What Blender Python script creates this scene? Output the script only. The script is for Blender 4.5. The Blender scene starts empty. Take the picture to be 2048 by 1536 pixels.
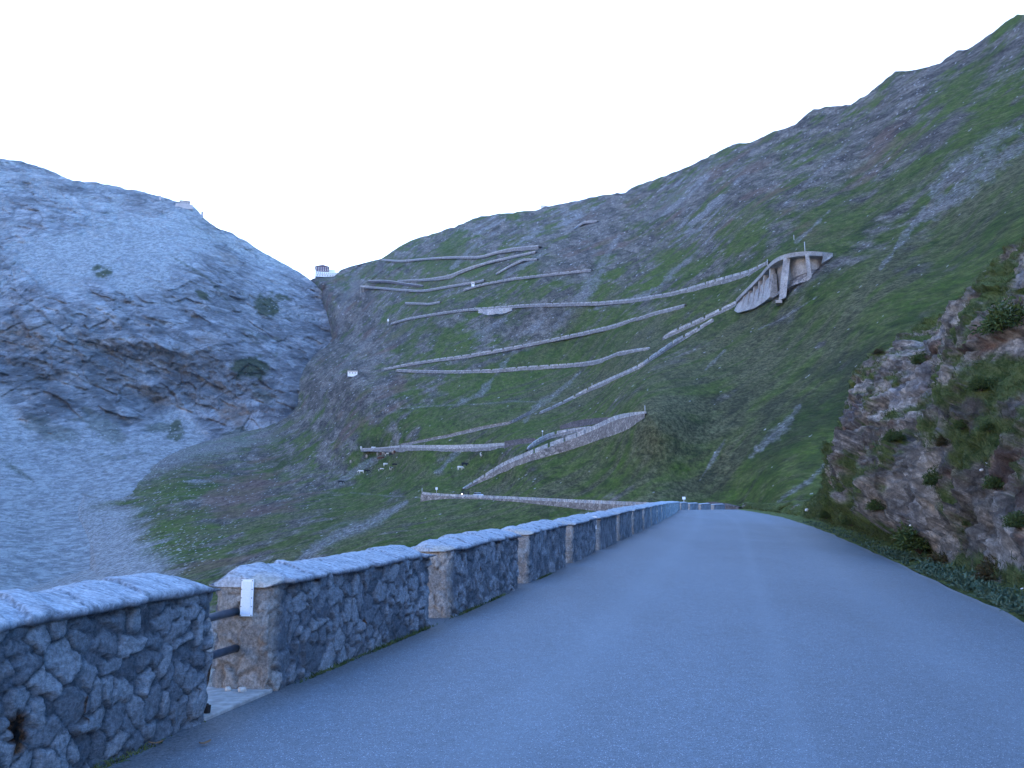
import bpy, bmesh, math, random
import numpy as np
from mathutils import Vector, Matrix
R = math.radians
# ------------------------------------------------------------------ camera, sky, sun, exposure
scn = bpy.context.scene
F = 1991.0                      # focal length in photo pixels (2048 wide)
PITCH = R(9.75)
CAM = np.array([0.0, 0.0, 1.6])
cd = bpy.data.cameras.new('camera'); cam = bpy.data.objects.new('camera', cd)
scn.collection.objects.link(cam)
cd.sensor_fit = 'HORIZONTAL'; cd.sensor_width = 36.0; cd.lens = 36.0 * F / 2048.0
cd.clip_start = 0.1; cd.clip_end = 20000
cam.location = CAM; cam.rotation_euler = (math.pi / 2 + PITCH, 0, 0)
scn.camera = cam
VEIL = 0.75
SUN_EL, SUN_AZ = 9.0, -14.0     # degrees; azimuth clockwise from +Y (straight ahead)
w = bpy.data.worlds.new('World'); scn.world = w; w.use_nodes = True
nt = w.node_tree; nt.nodes.clear()
sky = nt.nodes.new('ShaderNodeTexSky'); sky.sky_type = 'NISHITA'; sky.sun_disc = False
sky.sun_elevation = R(SUN_EL); sky.sun_rotation = R(SUN_AZ); sky.altitude = 2400
sky.air_density = 1.0; sky.dust_density = 1.0; sky.ozone_density = 4.5
bg = nt.nodes.new('ShaderNodeBackground'); bg.inputs[1].default_value = 0.15
wo = nt.nodes.new('ShaderNodeOutputWorld')
# white veil added to brighten the sun's side of the sky, laid over the clear blue in world directions
def wn(t, **k):
    n = nt.nodes.new(t)
    for a_, b_ in k.items(): setattr(n, a_, b_)
    return n
tcw = wn('ShaderNodeTexCoord'); dotn = wn('ShaderNodeVectorMath', operation='DOT_PRODUCT'); dotn.inputs[1].default_value = (math.sin(R(6)) * math.cos(R(14)), math.cos(R(6)) * math.cos(R(14)), math.sin(R(14)))
nrm = wn('ShaderNodeVectorMath', operation='NORMALIZE'); nt.links.new(tcw.outputs['Generated'], nrm.inputs[0]); nt.links.new(nrm.outputs[0], dotn.inputs[0])
mr = wn('ShaderNodeMapRange', interpolation_type='SMOOTHSTEP'); mr.inputs[1].default_value = math.cos(R(58)); mr.inputs[2].default_value = math.cos(R(32)); mr.inputs[3].default_value = 0; mr.inputs[4].default_value = VEIL
nt.links.new(dotn.outputs['Value'], mr.inputs[0])
mxw = wn('ShaderNodeMix', data_type='RGBA', blend_type='MIX'); nt.links.new(mr.outputs[0], mxw.inputs[0]); nt.links.new(sky.outputs[0], mxw.inputs[6]); mxw.inputs[7].default_value = (1.0, 1.12, 1.3, 1)
# added warm fill band low behind the viewer, as if from unseen sunlit peaks
dot2 = wn('ShaderNodeVectorMath', operation='DOT_PRODUCT'); dot2.inputs[1].default_value = (math.sin(R(222)), math.cos(R(222)), 0.0); nt.links.new(nrm.outputs[0], dot2.inputs[0])
sep = wn('ShaderNodeSeparateXYZ'); nt.links.new(nrm.outputs[0], sep.inputs[0])
mb = wn('ShaderNodeMapRange', interpolation_type='SMOOTHSTEP'); mb.inputs[1].default_value = 0.0; mb.inputs[2].default_value = 0.6; nt.links.new(dot2.outputs['Value'], mb.inputs[0])
me_ = wn('ShaderNodeMapRange', interpolation_type='SMOOTHSTEP'); me_.inputs[1].default_value = 0.40; me_.inputs[2].default_value = 0.2; nt.links.new(sep.outputs['Z'], me_.inputs[0])
mm = wn('ShaderNodeMath', operation='MULTIPLY'); nt.links.new(mb.outputs[0], mm.inputs[0]); nt.links.new(me_.outputs[0], mm.inputs[1])
mx2 = wn('ShaderNodeMix', data_type='RGBA', blend_type='MIX'); nt.links.new(mm.outputs[0], mx2.inputs[0]); nt.links.new(mxw.outputs[2], mx2.inputs[6]); mx2.inputs[7].default_value = (2.3, 1.9, 1.5, 1)
nt.links.new(mx2.outputs[2], bg.inputs[0]); nt.links.new(bg.outputs[0], wo.inputs[0])
sd = bpy.data.lights.new('sun', 'SUN'); sd.energy = 2.0; sd.angle = R(0.5); sd.color = (1.0, 0.93, 0.84)
sun = bpy.data.objects.new('sun', sd); scn.collection.objects.link(sun)
sdir = Vector((math.sin(R(SUN_AZ)) * math.cos(R(SUN_EL)), math.cos(R(SUN_AZ)) * math.cos(R(SUN_EL)), math.sin(R(SUN_EL))))
sun.rotation_euler = sdir.to_track_quat('Z', 'Y').to_euler()
scn.view_settings.view_transform = 'Standard'; scn.view_settings.look = 'None'
scn.view_settings.gamma = 1.0; scn.view_settings.exposure = 3.35
scn.cycles.max_bounces = 5; scn.cycles.volume_bounces = 1
scn.cycles.use_denoising = True
# ------------------------------------------------------------------ helpers
C = scn.collection
cp, sp = math.cos(PITCH), math.sin(PITCH)
def ray(u, v):
    u = np.asarray(u, float); v = np.asarray(v, float)
    a = (u - 1024) / F; b = (768 - v) / F
    d = np.stack([a, cp - b * sp, sp + b * cp], -1)
    return d / np.linalg.norm(d, axis=-1, keepdims=True)
def P(u, v, D):
    return CAM + ray(u, v) * np.asarray(D, float)[..., None]
def hsh(ix, iy, iz, seed):
    with np.errstate(over='ignore'):
        n = (np.asarray(ix).astype(np.int64).astype(np.uint32) * np.uint32(374761393) + np.asarray(iy).astype(np.int64).astype(np.uint32) * np.uint32(668265263)
             + np.asarray(iz).astype(np.int64).astype(np.uint32) * np.uint32(2246822519) + np.uint32((seed * 1274126177) & 0xffffffff))
        n = (n ^ (n >> np.uint32(13))) * np.uint32(1274126177); n = (n ^ (n >> np.uint32(16))) * np.uint32(2246822519)
        n = n ^ (n >> np.uint32(15))
    return (n & np.uint32(0xffffff)).astype(np.float32) / np.float32(0x1000000)
def vnoise(x, y, z, seed=0):                     # smooth value noise, -1..1
    x, y, z = np.broadcast_arrays(np.asarray(x, float), np.asarray(y, float), np.asarray(z, float))
    fx, fy, fz = np.floor(x), np.floor(y), np.floor(z)
    tx = (x - fx).astype(np.float32); ty = (y - fy).astype(np.float32); tz = (z - fz).astype(np.float32)
    tx = tx * tx * (3 - 2 * tx); ty = ty * ty * (3 - 2 * ty); tz = tz * tz * (3 - 2 * tz)
    K = [np.uint32(374761393), np.uint32(668265263), np.uint32(2246822519)]
    with np.errstate(over='ignore'):
        hx = fx.astype(np.int64).astype(np.uint32) * K[0]; hy = fy.astype(np.int64).astype(np.uint32) * K[1]; hz = fz.astype(np.int64).astype(np.uint32) * K[2] + np.uint32((seed * 1274126177) & 0xffffffff)
        o = np.zeros(x.shape, np.float32)
        for dx in (0, 1):
            wx = tx if dx else 1 - tx; h1 = hx + K[0] if dx else hx
            for dy in (0, 1):
                wxy = wx * (ty if dy else 1 - ty); h2 = h1 + (hy + K[1] if dy else hy)
                for dz in (0, 1):
                    n = h2 + (hz + K[2] if dz else hz)
                    n = (n ^ (n >> np.uint32(13))) * np.uint32(1274126177); n = (n ^ (n >> np.uint32(16))) * np.uint32(2246822519); n = n ^ (n >> np.uint32(15))
                    o += wxy * (tz if dz else 1 - tz) * ((n & np.uint32(0xffffff)).astype(np.float32) / np.float32(0x800000))
    return o - 1
def fbm(x, y, z, oct=4, seed=0, gain=0.5, lac=2.03):
    o = 0; a = 1.0; t = 0
    for k in range(oct):
        o = o + a * vnoise(x, y, z, seed + k * 17); t += a; a *= gain
        x = x * lac + 3.7; y = y * lac + 1.3; z = z * lac + 7.1
    return o / t
def ridged(x, y, z, oct=4, seed=0):
    o = 0; a = 1.0; t = 0
    for k in range(oct):
        n = 1 - np.abs(vnoise(x, y, z, seed + k * 31)) * 2
        o = o + a * n; t += a; a *= 0.5
        x = x * 2.1 + 5.2; y = y * 2.1 + 2.9; z = z * 2.1 + 8.8
    return o / t
def blocks(x, y, z, size, seed, warp=0.6):        # fractured-rock field: one value per irregular block
    w1 = fbm(x / size / 1.5, y / size / 1.5, z / size / 1.5, 2, seed) * warp * size; w2 = fbm(x / size / 1.5 + 9, y / size / 1.5, z / size / 1.5, 2, seed + 3) * warp * size
    return hsh(np.floor((x + w1) / size), np.floor((y + w2) / size / 1.4), np.floor((z + .45 * x + w2) / size / .7), seed)
def ss(a, b, x):
    t = np.clip((np.asarray(x, float) - a) / (b - a), 0, 1); return t * t * (3 - 2 * t)
class TPS:                                        # thin plate through scattered control values
    def __init__(s, pts, vals, smooth=0.0, scale=500.0):
        s.sc = scale; X = np.array(pts, float) / scale; n = len(X)
        K = s.k(np.linalg.norm(X[:, None] - X[None], axis=-1)) + np.eye(n) * smooth
        Pm = np.hstack([np.ones((n, 1)), X]); A = np.zeros((n + 3, n + 3))
        A[:n, :n] = K; A[:n, n:] = Pm; A[n:, :n] = Pm.T
        V = np.array(vals, float); V = V.reshape(n, -1)
        s.w = np.linalg.solve(A, np.vstack([V, np.zeros((3, V.shape[1]))])); s.X = X
    def k(s, r): return r * r * np.log(r + 1e-9)
    def __call__(s, u, v):
        sh = np.shape(u); q = np.stack([np.ravel(u), np.ravel(v)], -1) / s.sc
        out = np.zeros((len(q), s.w.shape[1]))
        for i in range(0, len(q), 100000):
            qq = q[i:i + 100000]
            K = s.k(np.sqrt(((qq[:, None] - s.X[None]) ** 2).sum(-1)))
            out[i:i + 100000] = K @ s.w[:-3] + s.w[-3] + qq @ s.w[-2:]
        return out.reshape(sh + (-1,)).squeeze(-1) if s.w.shape[1] == 1 else out.reshape(sh + (-1,))
def idw(pts, vals, u, v, power=3.0):
    pts = np.array(pts, float); vals = np.array(vals, float)
    num = 0; den = 0
    for (a, b), val in zip(pts, vals):
        wgt = 1.0 / (((u - a) ** 2 + (v - b) ** 2) / 1e4 + 0.02) ** (power / 2)
        num = num + wgt[..., None] * val; den = den + wgt
    return num / den[..., None]
def seg_dist(u, v, pl):                           # distance in px to a polyline
    best = np.full(np.shape(u), 1e9)
    for (a, b) in zip(pl[:-1], pl[1:]):
        ax, ay = a[:2]; bx, by = b[:2]; L2 = (bx - ax) ** 2 + (by - ay) ** 2 + 1e-9
        t = np.clip(((u - ax) * (bx - ax) + (v - ay) * (by - ay)) / L2, 0, 1)
        best = np.minimum(best, np.hypot(u - ax - t * (bx - ax), v - ay - t * (by - ay)))
    return best
def grid_mesh(name, pts, attrs=None, keep=None, smooth=True):
    nr, nc = pts.shape[:2]; co = pts.reshape(-1, 3)
    idx = np.arange(nr * nc).reshape(nr, nc)
    q = np.stack([idx[:-1, :-1], idx[:-1, 1:], idx[1:, 1:], idx[1:, :-1]], -1).reshape(-1, 4)
    if keep is not None:
        kf = keep.reshape(-1); q = q[kf[q].all(1)]
    return raw_mesh(name, co, q, attrs, smooth)
def raw_mesh(name, co, q, attrs=None, smooth=True):
    used = np.zeros(len(co), bool); used[q.ravel()] = True
    mp = np.cumsum(used) - 1; co = co[used]; q = mp[q]
    me = bpy.data.meshes.new(name)
    me.vertices.add(len(co)); me.vertices.foreach_set('co', co.astype(np.float32).ravel())
    k = q.shape[1]
    me.loops.add(len(q) * k); me.loops.foreach_set('vertex_index', q.astype(np.int32).ravel())
    me.polygons.add(len(q)); me.polygons.foreach_set('loop_start', np.arange(0, len(q) * k, k, dtype=np.int32))
    me.polygons.foreach_set('loop_total', np.full(len(q), k, np.int32))
    me.polygons.foreach_set('use_smooth', np.full(len(q), smooth, bool))
    me.update(calc_edges=True)
    for an, av in (attrs or {}).items():
        at = me.attributes.new(an, 'FLOAT', 'POINT')
        at.data.foreach_set('value', av.reshape(-1)[used].astype(np.float32))
    return me
def link(name, me, mat=None, parent=None, loc=None):
    o = bpy.data.objects.new(name, me); C.objects.link(o)
    if mat and me is not None: me.materials.clear(); me.materials.append(mat)
    if parent is not None: o.parent = parent
    if loc is not None: o.location = loc
    return o
def tag(o, label=None, cat=None, group=None, kind=None):
    if label: o['label'] = label
    if cat: o['category'] = cat
    if group: o['group'] = group
    if kind: o['kind'] = kind
    return o
def empty(name, loc, rz=0):
    o = bpy.data.objects.new(name, None); C.objects.link(o); o.location = loc; o.rotation_euler = (0, 0, rz)
    o.empty_display_size = 0.2
    return o
def copy_tree(o, parent=None):
    c = o.copy(); C.objects.link(c)
    if parent is not None: c.parent = parent
    for ch in list(o.children): copy_tree(ch, c)
    return c
class MB:                                          # collects simple solids into one mesh
    def __init__(s): s.v = []; s.f = []
    def add(s, vs, fs):
        n = len(s.v); s.v += [tuple(map(float, p)) for p in vs]; s.f += [tuple(i + n for i in f) for f in fs]
    def box(s, x0, x1, y0, y1, z0, z1):
        s.add([(x0, y0, z0), (x1, y0, z0), (x1, y1, z0), (x0, y1, z0), (x0, y0, z1), (x1, y0, z1), (x1, y1, z1), (x0, y1, z1)],
              [(0, 3, 2, 1), (4, 5, 6, 7), (0, 1, 5, 4), (1, 2, 6, 5), (2, 3, 7, 6), (3, 0, 4, 7)])
    def hexa(s, p):                                # eight corners: bottom four, top four
        s.add(p, [(0, 3, 2, 1), (4, 5, 6, 7), (0, 1, 5, 4), (1, 2, 6, 5), (2, 3, 7, 6), (3, 0, 4, 7)])
    def tube(s, a, b, r0, r1=None, n=12):
        r1 = r0 if r1 is None else r1; a = Vector(a); b = Vector(b); d = (b - a).normalized()
        x = d.orthogonal().normalized(); y = d.cross(x); vs = []
        for p, r in ((a, r0), (b, r1)):
            for k in range(n):
                t = 2 * math.pi * k / n; vs.append(p + x * (r * math.cos(t)) + y * (r * math.sin(t)))
        fs = [(k, (k + 1) % n, n + (k + 1) % n, n + k) for k in range(n)]
        fs += [tuple(reversed(range(n))), tuple(range(n, 2 * n))]
        s.add(vs, fs)
    def build(s, name, mat, parent=None, bevel=0, smooth=False):
        me = bpy.data.meshes.new(name); me.from_pydata(s.v, [], s.f)
        bm = bmesh.new(); bm.from_mesh(me)
        if bevel: bmesh.ops.bevel(bm, geom=bm.edges[:], offset=bevel, segments=1, affect='EDGES', clamp_overlap=True)
        bmesh.ops.recalc_face_normals(bm, faces=bm.faces[:]); bm.to_mesh(me); bm.free()
        if smooth: me.polygons.foreach_set('use_smooth', [True] * len(me.polygons))
        return link(name, me, mat, parent)
# ------------------------------------------------------------------ materials
class NT:
    def __init__(s, name, rough=0.9, spec=0.25):
        s.m = bpy.data.materials.new(name); s.m.use_nodes = True; s.t = s.m.node_tree
        s.b = s.t.nodes['Principled BSDF']; s.b.inputs['Roughness'].default_value = rough
        s.b.inputs['Specular IOR Level'].default_value = spec
        s.tc = s.t.nodes.new('ShaderNodeTexCoord')
    def set(s, inp, v):
        if isinstance(v, bpy.types.NodeSocket): s.t.links.new(v, inp)
        elif isinstance(v, (tuple, list)): inp.default_value = (*v, 1) if len(v) == 3 and inp.type == 'RGBA' else v
        else: inp.default_value = v
    def attr(s, n):
        a = s.t.nodes.new('ShaderNodeAttribute'); a.attribute_name = n; return a.outputs['Fac']
    def noise(s, scale, detail=4, rough=0.55, stretch=(1, 1, 1), rot=(0, 0, 0), dist=0):
        mp = s.t.nodes.new('ShaderNodeMapping'); mp.inputs['Scale'].default_value = stretch; mp.inputs['Rotation'].default_value = rot
        s.t.links.new(s.tc.outputs['Object'], mp.inputs[0])
        n = s.t.nodes.new('ShaderNodeTexNoise'); n.inputs['Scale'].default_value = scale
        n.inputs['Detail'].default_value = detail; n.inputs['Roughness'].default_value = rough; n.inputs['Distortion'].default_value = dist
        s.t.links.new(mp.outputs[0], n.inputs['Vector']); return n.outputs['Fac']
    def vor(s, scale, stretch=(1, 1, 1), feature='F1', out='Distance'):
        mp = s.t.nodes.new('ShaderNodeMapping'); mp.inputs['Scale'].default_value = stretch
        s.t.links.new(s.tc.outputs['Object'], mp.inputs[0])
        n = s.t.nodes.new('ShaderNodeTexVoronoi'); n.feature = feature; n.inputs['Scale'].default_value = scale
        s.t.links.new(mp.outputs[0], n.inputs['Vector']); return n.outputs[out]
    def ramp(s, fac, lo, hi, a=0.0, b=1.0):
        n = s.t.nodes.new('ShaderNodeMapRange'); n.interpolation_type = 'SMOOTHSTEP'
        s.set(n.inputs[0], fac); n.inputs[1].default_value = lo; n.inputs[2].default_value = hi
        n.inputs[3].default_value = a; n.inputs[4].default_value = b; return n.outputs[0]
    def mix(s, fac, a, b, mode='MIX'):
        n = s.t.nodes.new('ShaderNodeMix'); n.data_type = 'RGBA'; n.blend_type = mode
        s.set(n.inputs[0], fac); s.set(n.inputs[6], a); s.set(n.inputs[7], b); return n.outputs[2]
    def math(s, op, a, b=0.0, clamp=False):
        n = s.t.nodes.new('ShaderNodeMath'); n.operation = op; n.use_clamp = clamp
        s.set(n.inputs[0], a); s.set(n.inputs[1], b); return n.outputs[0]
    def scale(s, col, f):
        n = s.t.nodes.new('ShaderNodeVectorMath'); n.operation = 'SCALE'
        s.set(n.inputs[0], col); s.set(n.inputs[3], f); return n.outputs[0]
    def bump(s, h, strength=0.5, dist=0.05):
        n = s.t.nodes.new('ShaderNodeBump'); n.inputs['Strength'].default_value = strength; n.inputs['Distance'].default_value = dist
        s.set(n.inputs['Height'], h); s.t.links.new(n.outputs[0], s.b.inputs['Normal'])
    def done(s, col): s.set(s.b.inputs['Base Color'], col); return s.m
def plain(name, col, rough=0.7, var=0.15, nscale=8, metal=0.0):
    m = NT(name, rough); m.b.inputs['Metallic'].default_value = metal
    n = m.noise(nscale, 4)
    return m.done(m.scale(tuple(col), m.ramp(n, 0.25, 0.75, 1 - var, 1 + var)))
def mat_hill(name='hillside_ground'):
    m = NT(name, 0.95, 0.1); ST = (1, .24, .95)
    big = m.noise(0.02, 6, 0.7, stretch=ST); mid = m.noise(0.22, 7, 0.8, stretch=ST); fine = m.noise(1.5, 5, 0.78, stretch=ST); f3 = m.noise(0.6, 6, 0.75, stretch=ST)
    g = m.mix(m.ramp(big, 0.35, 0.65), (0.040, 0.070, 0.010), (0.072, 0.118, 0.014))
    g = m.mix(m.ramp(mid, 0.42, 0.62), g, (0.105, 0.13, 0.034))
    dry = m.mix(m.ramp(fine, 0.38, 0.62), (0.075, 0.078, 0.034), (0.15, 0.145, 0.07))
    rock = m.mix(m.ramp(mid, 0.4, 0.6), (0.09, 0.08, 0.07), (0.24, 0.21, 0.175))
    rock = m.mix(m.ramp(fine, 0.5, 0.66), rock, (0.26, 0.235, 0.205))
    rock = m.scale(rock, m.ramp(m.attr('tone'), 0.1, 0.95, 0.5, 1.05))
    red = m.mix(m.ramp(mid, 0.3, 0.7), (0.12, 0.062, 0.05), (0.21, 0.135, 0.10))
    scree = m.mix(m.ramp(fine, 0.38, 0.62), (0.14, 0.135, 0.13), (0.27, 0.262, 0.25))
    c = m.mix(m.attr('dry'), g, dry); c = m.mix(m.attr('dark'), c, (0.018, 0.028, 0.012))
    c = m.mix(m.attr('rock'), c, rock); c = m.mix(m.attr('red'), c, red)
    c = m.mix(m.attr('scree'), c, scree); c = m.mix(m.attr('pebble'), c, (0.44, 0.43, 0.42))
    c = m.scale(c, m.ramp(fine, 0.3, 0.7, 0.7, 1.3)); c = m.scale(c, m.ramp(f3, 0.34, 0.66, 0.7, 1.3))
    c = m.scale(c, 1.18)
    m.bump(m.math('ADD', m.math('MULTIPLY', fine, 0.5), m.math('ADD', mid, f3)), 1.0, 2.2)
    return m.done(c)
def mat_mount(name='limestone_mountain'):
    m = NT(name, 0.95, 0.1); ST = (1, .14, .95)
    big = m.noise(0.012, 7, 0.7, stretch=ST); mid = m.noise(0.05, 9, 0.82, stretch=ST); fine = m.noise(0.25, 5, 0.75, stretch=ST); f2 = m.noise(0.09, 7, 0.75, stretch=ST); sa = m.attr('scree'); fs = m.noise(0.3, 6, 0.8, stretch=(1, .4, .6)); fine = m.math('ADD', m.math('MULTIPLY', fine, m.math('SUBTRACT', 1.0, sa)), m.math('MULTIPLY', fs, sa))
    st = m.noise(0.035, 9, 0.8, stretch=(0.7, .14, 1.5), rot=(0, R(32), 0), dist=0.4)
    crk = m.vor(0.05, (1, .15, 1), 'DISTANCE_TO_EDGE')
    rock = m.mix(m.ramp(st, 0.42, 0.58), (0.30, 0.30, 0.315), (0.50, 0.50, 0.51))
    rock = m.mix(m.ramp(mid, 0.4, 0.6), m.scale(rock, 0.72), rock)
    rock = m.mix(m.ramp(f2, 0.42, 0.58), m.scale(rock, 0.72), rock)
    rock = m.mix(m.ramp(big, 0.55, 0.75), rock, (0.33, 0.31, 0.29))
    rock = m.mix(m.ramp(m.math('ADD', crk, m.math('MULTIPLY', fine, .12)), 0.05, 0.11, 0.5, 0), rock, (0.08, 0.08, 0.09))
    rock = m.scale(rock, m.ramp(m.attr('tone'), 0.1, 0.95, 0.72, 1.4))
    scree = m.mix(m.ramp(fine, 0.4, 0.6), (0.265, 0.27, 0.27), (0.375, 0.38, 0.375))
    tan = m.mix(m.ramp(mid, 0.3, 0.7), (0.25, 0.2, 0.17), (0.42, 0.36, 0.32))
    c = m.mix(m.attr('scree'), rock, scree); c = m.mix(m.attr('tan'), c, tan)
    c = m.mix(m.math('MULTIPLY', m.attr('crack'), .8), c, (0.11, 0.11, 0.115))
    c = m.mix(m.attr('grass'), c, m.mix(m.ramp(fine, 0.3, 0.7), (0.04, 0.055, 0.024), (0.09, 0.1, 0.05)))
    c = m.mix(m.attr('pebble'), c, (0.48, 0.48, 0.48))
    c = m.scale(c, m.ramp(fine, 0.36, 0.64, 0.8, 1.2))
    m.bump(m.math('ADD', m.math('MULTIPLY', fine, 0.35), m.math('MULTIPLY', m.math('ADD', mid, f2), m.math('SUBTRACT', 1.0, m.math('MULTIPLY', sa, .9)))), 1.0, 9.0)
    return m.done(c)
def mat_bank(name='road_cut_rock'):
    m = NT(name, 0.95, 0.15)
    mid = m.noise(0.9, 9, 0.78, dist=0.3); fine = m.noise(4, 9, 0.9); big = m.noise(0.22, 5, 0.6)
    vor = m.vor(5.5, (1, 1, 1.8))
    rock = m.mix(m.ramp(mid, 0.35, 0.65), (0.15, 0.125, 0.10), (0.44, 0.37, 0.30))
    rock = m.mix(m.ramp(big, 0.45, 0.65), rock, (0.30, 0.265, 0.24))
    rock = m.mix(m.ramp(fine, 0.48, 0.75), rock, (0.46, 0.42, 0.37))
    rock = m.mix(m.ramp(vor, 0.35, 0.7, 0, 0.4), rock, (0.07, 0.06, 0.055)); rock = m.mix(m.ramp(m.noise(0.55, 5, 0.75, dist=1.0), 0.42, 0.58), m.scale(rock, 0.75), rock)
    rock = m.mix(m.attr('red'), rock, m.mix(m.ramp(mid, 0.3, 0.7), (0.12, 0.055, 0.04), (0.21, 0.12, 0.08)))
    rock = m.mix(m.attr('slate'), rock, m.mix(m.ramp(mid, 0.3, 0.7), (0.09, 0.095, 0.115), (0.2, 0.205, 0.225)))
    rock = m.scale(rock, m.ramp(m.attr('tone'), 0.1, 0.95, 0.5, 1.6))
    g = m.mix(m.ramp(mid, 0.35, 0.65), (0.045, 0.07, 0.02), (0.09, 0.13, 0.03))
    g = m.mix(m.ramp(fine, 0.4, 0.7), g, (0.12, 0.13, 0.055))
    c = m.mix(m.attr('grass'), m.scale(rock, 1.4), m.scale(g, 1.6))
    c = m.scale(c, m.ramp(fine, 0.35, 0.65, 0.6, 1.4))
    m.bump(m.math('ADD', m.math('MULTIPLY', fine, 0.5), mid), 1.0, 0.4)
    return m.done(c)
def mat_asphalt():
    m = NT('asphalt', 0.68, 0.5)
    f1 = m.noise(120, 3, 0.85); f2 = m.noise(42, 4, 0.75); f3 = m.noise(9, 4, 0.7); lo = m.noise(0.5, 5, 0.6, stretch=(1, 0.25, 1), rot=(0, 0, R(12.4)))
    chip = m.vor(85, out='Color'); cd_ = m.vor(85)
    c = m.mix(m.ramp(f1, 0.36, 0.62), (0.040, 0.058, 0.078), (0.15, 0.20, 0.245))
    c = m.mix(m.ramp(f2, 0.32, 0.5, 0.65, 0.0), c, (0.045, 0.056, 0.072)); c = m.mix(m.ramp(f2, 0.58, 0.72, 0, 0.6), c, (0.27, 0.31, 0.36))
    c = m.mix(m.math('MULTIPLY', m.ramp(chip, 0.74, 0.84), m.ramp(cd_, .25, .4, 1, 0)), c, (0.48, 0.53, 0.58))
    c = m.scale(c, m.ramp(f3, 0.3, 0.7, 0.9, 1.1)); c = m.scale(c, m.ramp(lo, 0.3, 0.7, 0.9, 1.1))
    c = m.mix(m.attr('track'), c, (0.175, 0.222, 0.262)); c = m.mix(m.attr('edge'), c, (0.24, 0.26, 0.28))
    c = m.mix(m.attr('dirt_shade'), c, m.mix(m.ramp(f2, .4, .6), (0.035, 0.038, 0.04), (0.12, 0.125, 0.13)))
    m.bump(f2, 0.6, 0.008)
    return m.done(c)
def mat_wall(name, near=True):
    m = NT(name, 0.9, 0.2)
    mid = m.noise(6, 8, 0.8, dist=0.3); fine = m.noise(30, 7, 0.85); streak = m.noise(10, 7, 0.8, stretch=(1, 1, 4), rot=(0, R(35), 0))
    cell = m.attr('cell'); mort = m.attr('mortar'); tan = m.attr('tan')
    st = m.mix(cell, (0.13, 0.155, 0.185), (0.36, 0.395, 0.43))
    st = m.mix(m.ramp(streak, 0.4, 0.65), m.scale(st, 0.75), st)
    st = m.mix(m.ramp(mid, 0.55, 0.8, 0, 0.6), st, (0.27, 0.29, 0.32))
    st = m.mix(mort, st, m.mix(m.ramp(mid, 0.4, 0.6), (0.055, 0.065, 0.08), (0.15, 0.165, 0.19)))
    tn = m.mix(cell, (0.38, 0.34, 0.305), (0.52, 0.485, 0.445))
    tn = m.mix(m.ramp(mid, 0.35, 0.65), m.scale(tn, 0.6), tn)
    tn = m.mix(mort, tn, (0.30, 0.25, 0.21))
    c = m.mix(tan, st, tn)
    c = m.mix(m.attr('rust'), c, m.mix(m.ramp(fine, 0.35, 0.6), (0.02, 0.012, 0.008), (0.13, 0.055, 0.02)))
    c = m.mix(m.attr('hole'), c, (0.006, 0.006, 0.006))
    c = m.scale(c, m.ramp(fine, 0.35, 0.65, 0.62, 1.38))
    m.bump(m.math('ADD', m.math('MULTIPLY', fine, 0.8), m.math('MULTIPLY', streak, 0.9)), 1.0, 0.028)
    return m.done(c)
def mat_cap():
    m = NT('capping_stone', 0.85, 0.25)
    mid = m.noise(5, 6, 0.7); fine = m.noise(30, 6, 0.75); st = m.noise(9, 8, 0.82, stretch=(1.9, 0.35, 1), rot=(0, 0, R(28)), dist=0.5)
    c = m.mix(m.ramp(st, 0.36, 0.6), (0.20, 0.22, 0.25), (0.46, 0.49, 0.53))
    c = m.mix(m.ramp(mid, 0.45, 0.75, 0, 0.5), c, (0.42, 0.43, 0.44))
    c = m.mix(m.attr('joint'), c, (0.06, 0.07, 0.085)); c = m.mix(m.attr('tan'), c, (0.45, 0.39, 0.32))
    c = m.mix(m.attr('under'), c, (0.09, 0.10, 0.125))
    c = m.scale(c, m.ramp(fine, 0.35, 0.65, 0.72, 1.25))
    m.bump(m.math('ADD', m.math('MULTIPLY', fine, 0.5), st), 0.9, 0.02)
    return m.done(c)
def mat_masonry(name, ca, cb, cj, sc=0.9, warp=(1, 1, 1.6)):
    m = NT(name, 0.92, 0.15)
    mid = m.noise(0.3, 7, 0.8); fine = m.noise(1.6, 7, 0.88)
    e = m.vor(sc, warp, 'DISTANCE_TO_EDGE'); cell = m.vor(sc, warp, 'F1', 'Color')
    c = m.mix(m.ramp(cell, 0.2, 0.8), ca, cb)
    c = m.mix(m.ramp(e, 0.0, 0.12, 0.9, 0.0), c, cj)
    c = m.mix(m.ramp(mid, 0.42, 0.62, 0, 0.7), c, m.scale(tuple(ca), 0.7))
    c = m.scale(c, m.ramp(fine, 0.35, 0.65, 0.7, 1.25)); m.bump(fine, 0.8, 0.25)
    return m.done(c)
def mat_concrete():
    m = NT('weathered_concrete', 0.9, 0.2)
    mid = m.noise(0.25, 7, 0.8); fine = m.noise(1.8, 7, 0.85); drip = m.noise(0.8, 6, 0.8, stretch=(1.6, 1.6, 0.15))
    c = m.mix(m.ramp(mid, 0.35, 0.65), (0.24, 0.235, 0.235), (0.40, 0.395, 0.39))
    c = m.mix(m.ramp(drip, 0.55, 0.72, 0, 0.7), c, (0.42, 0.41, 0.40))
    c = m.mix(m.ramp(drip, 0.28, 0.42, 0.4, 0), c, (0.2, 0.17, 0.15))
    c = m.scale(c, m.ramp(fine, 0.35, 0.65, 0.72, 1.25)); m.bump(fine, 0.6, 0.3)
    return m.done(c)
def mat_leaf(name, a, b):
    m = NT(name, 0.75, 0.2)
    oi = m.noise(6, 3, 0.6); c = m.mix(m.ramp(oi, 0.35, 0.65), a, b)
    return m.done(c)
M_HILL, M_MOUNT, M_BANK, M_ASPH = mat_hill(), mat_mount(), mat_bank(), mat_asphalt()
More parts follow.
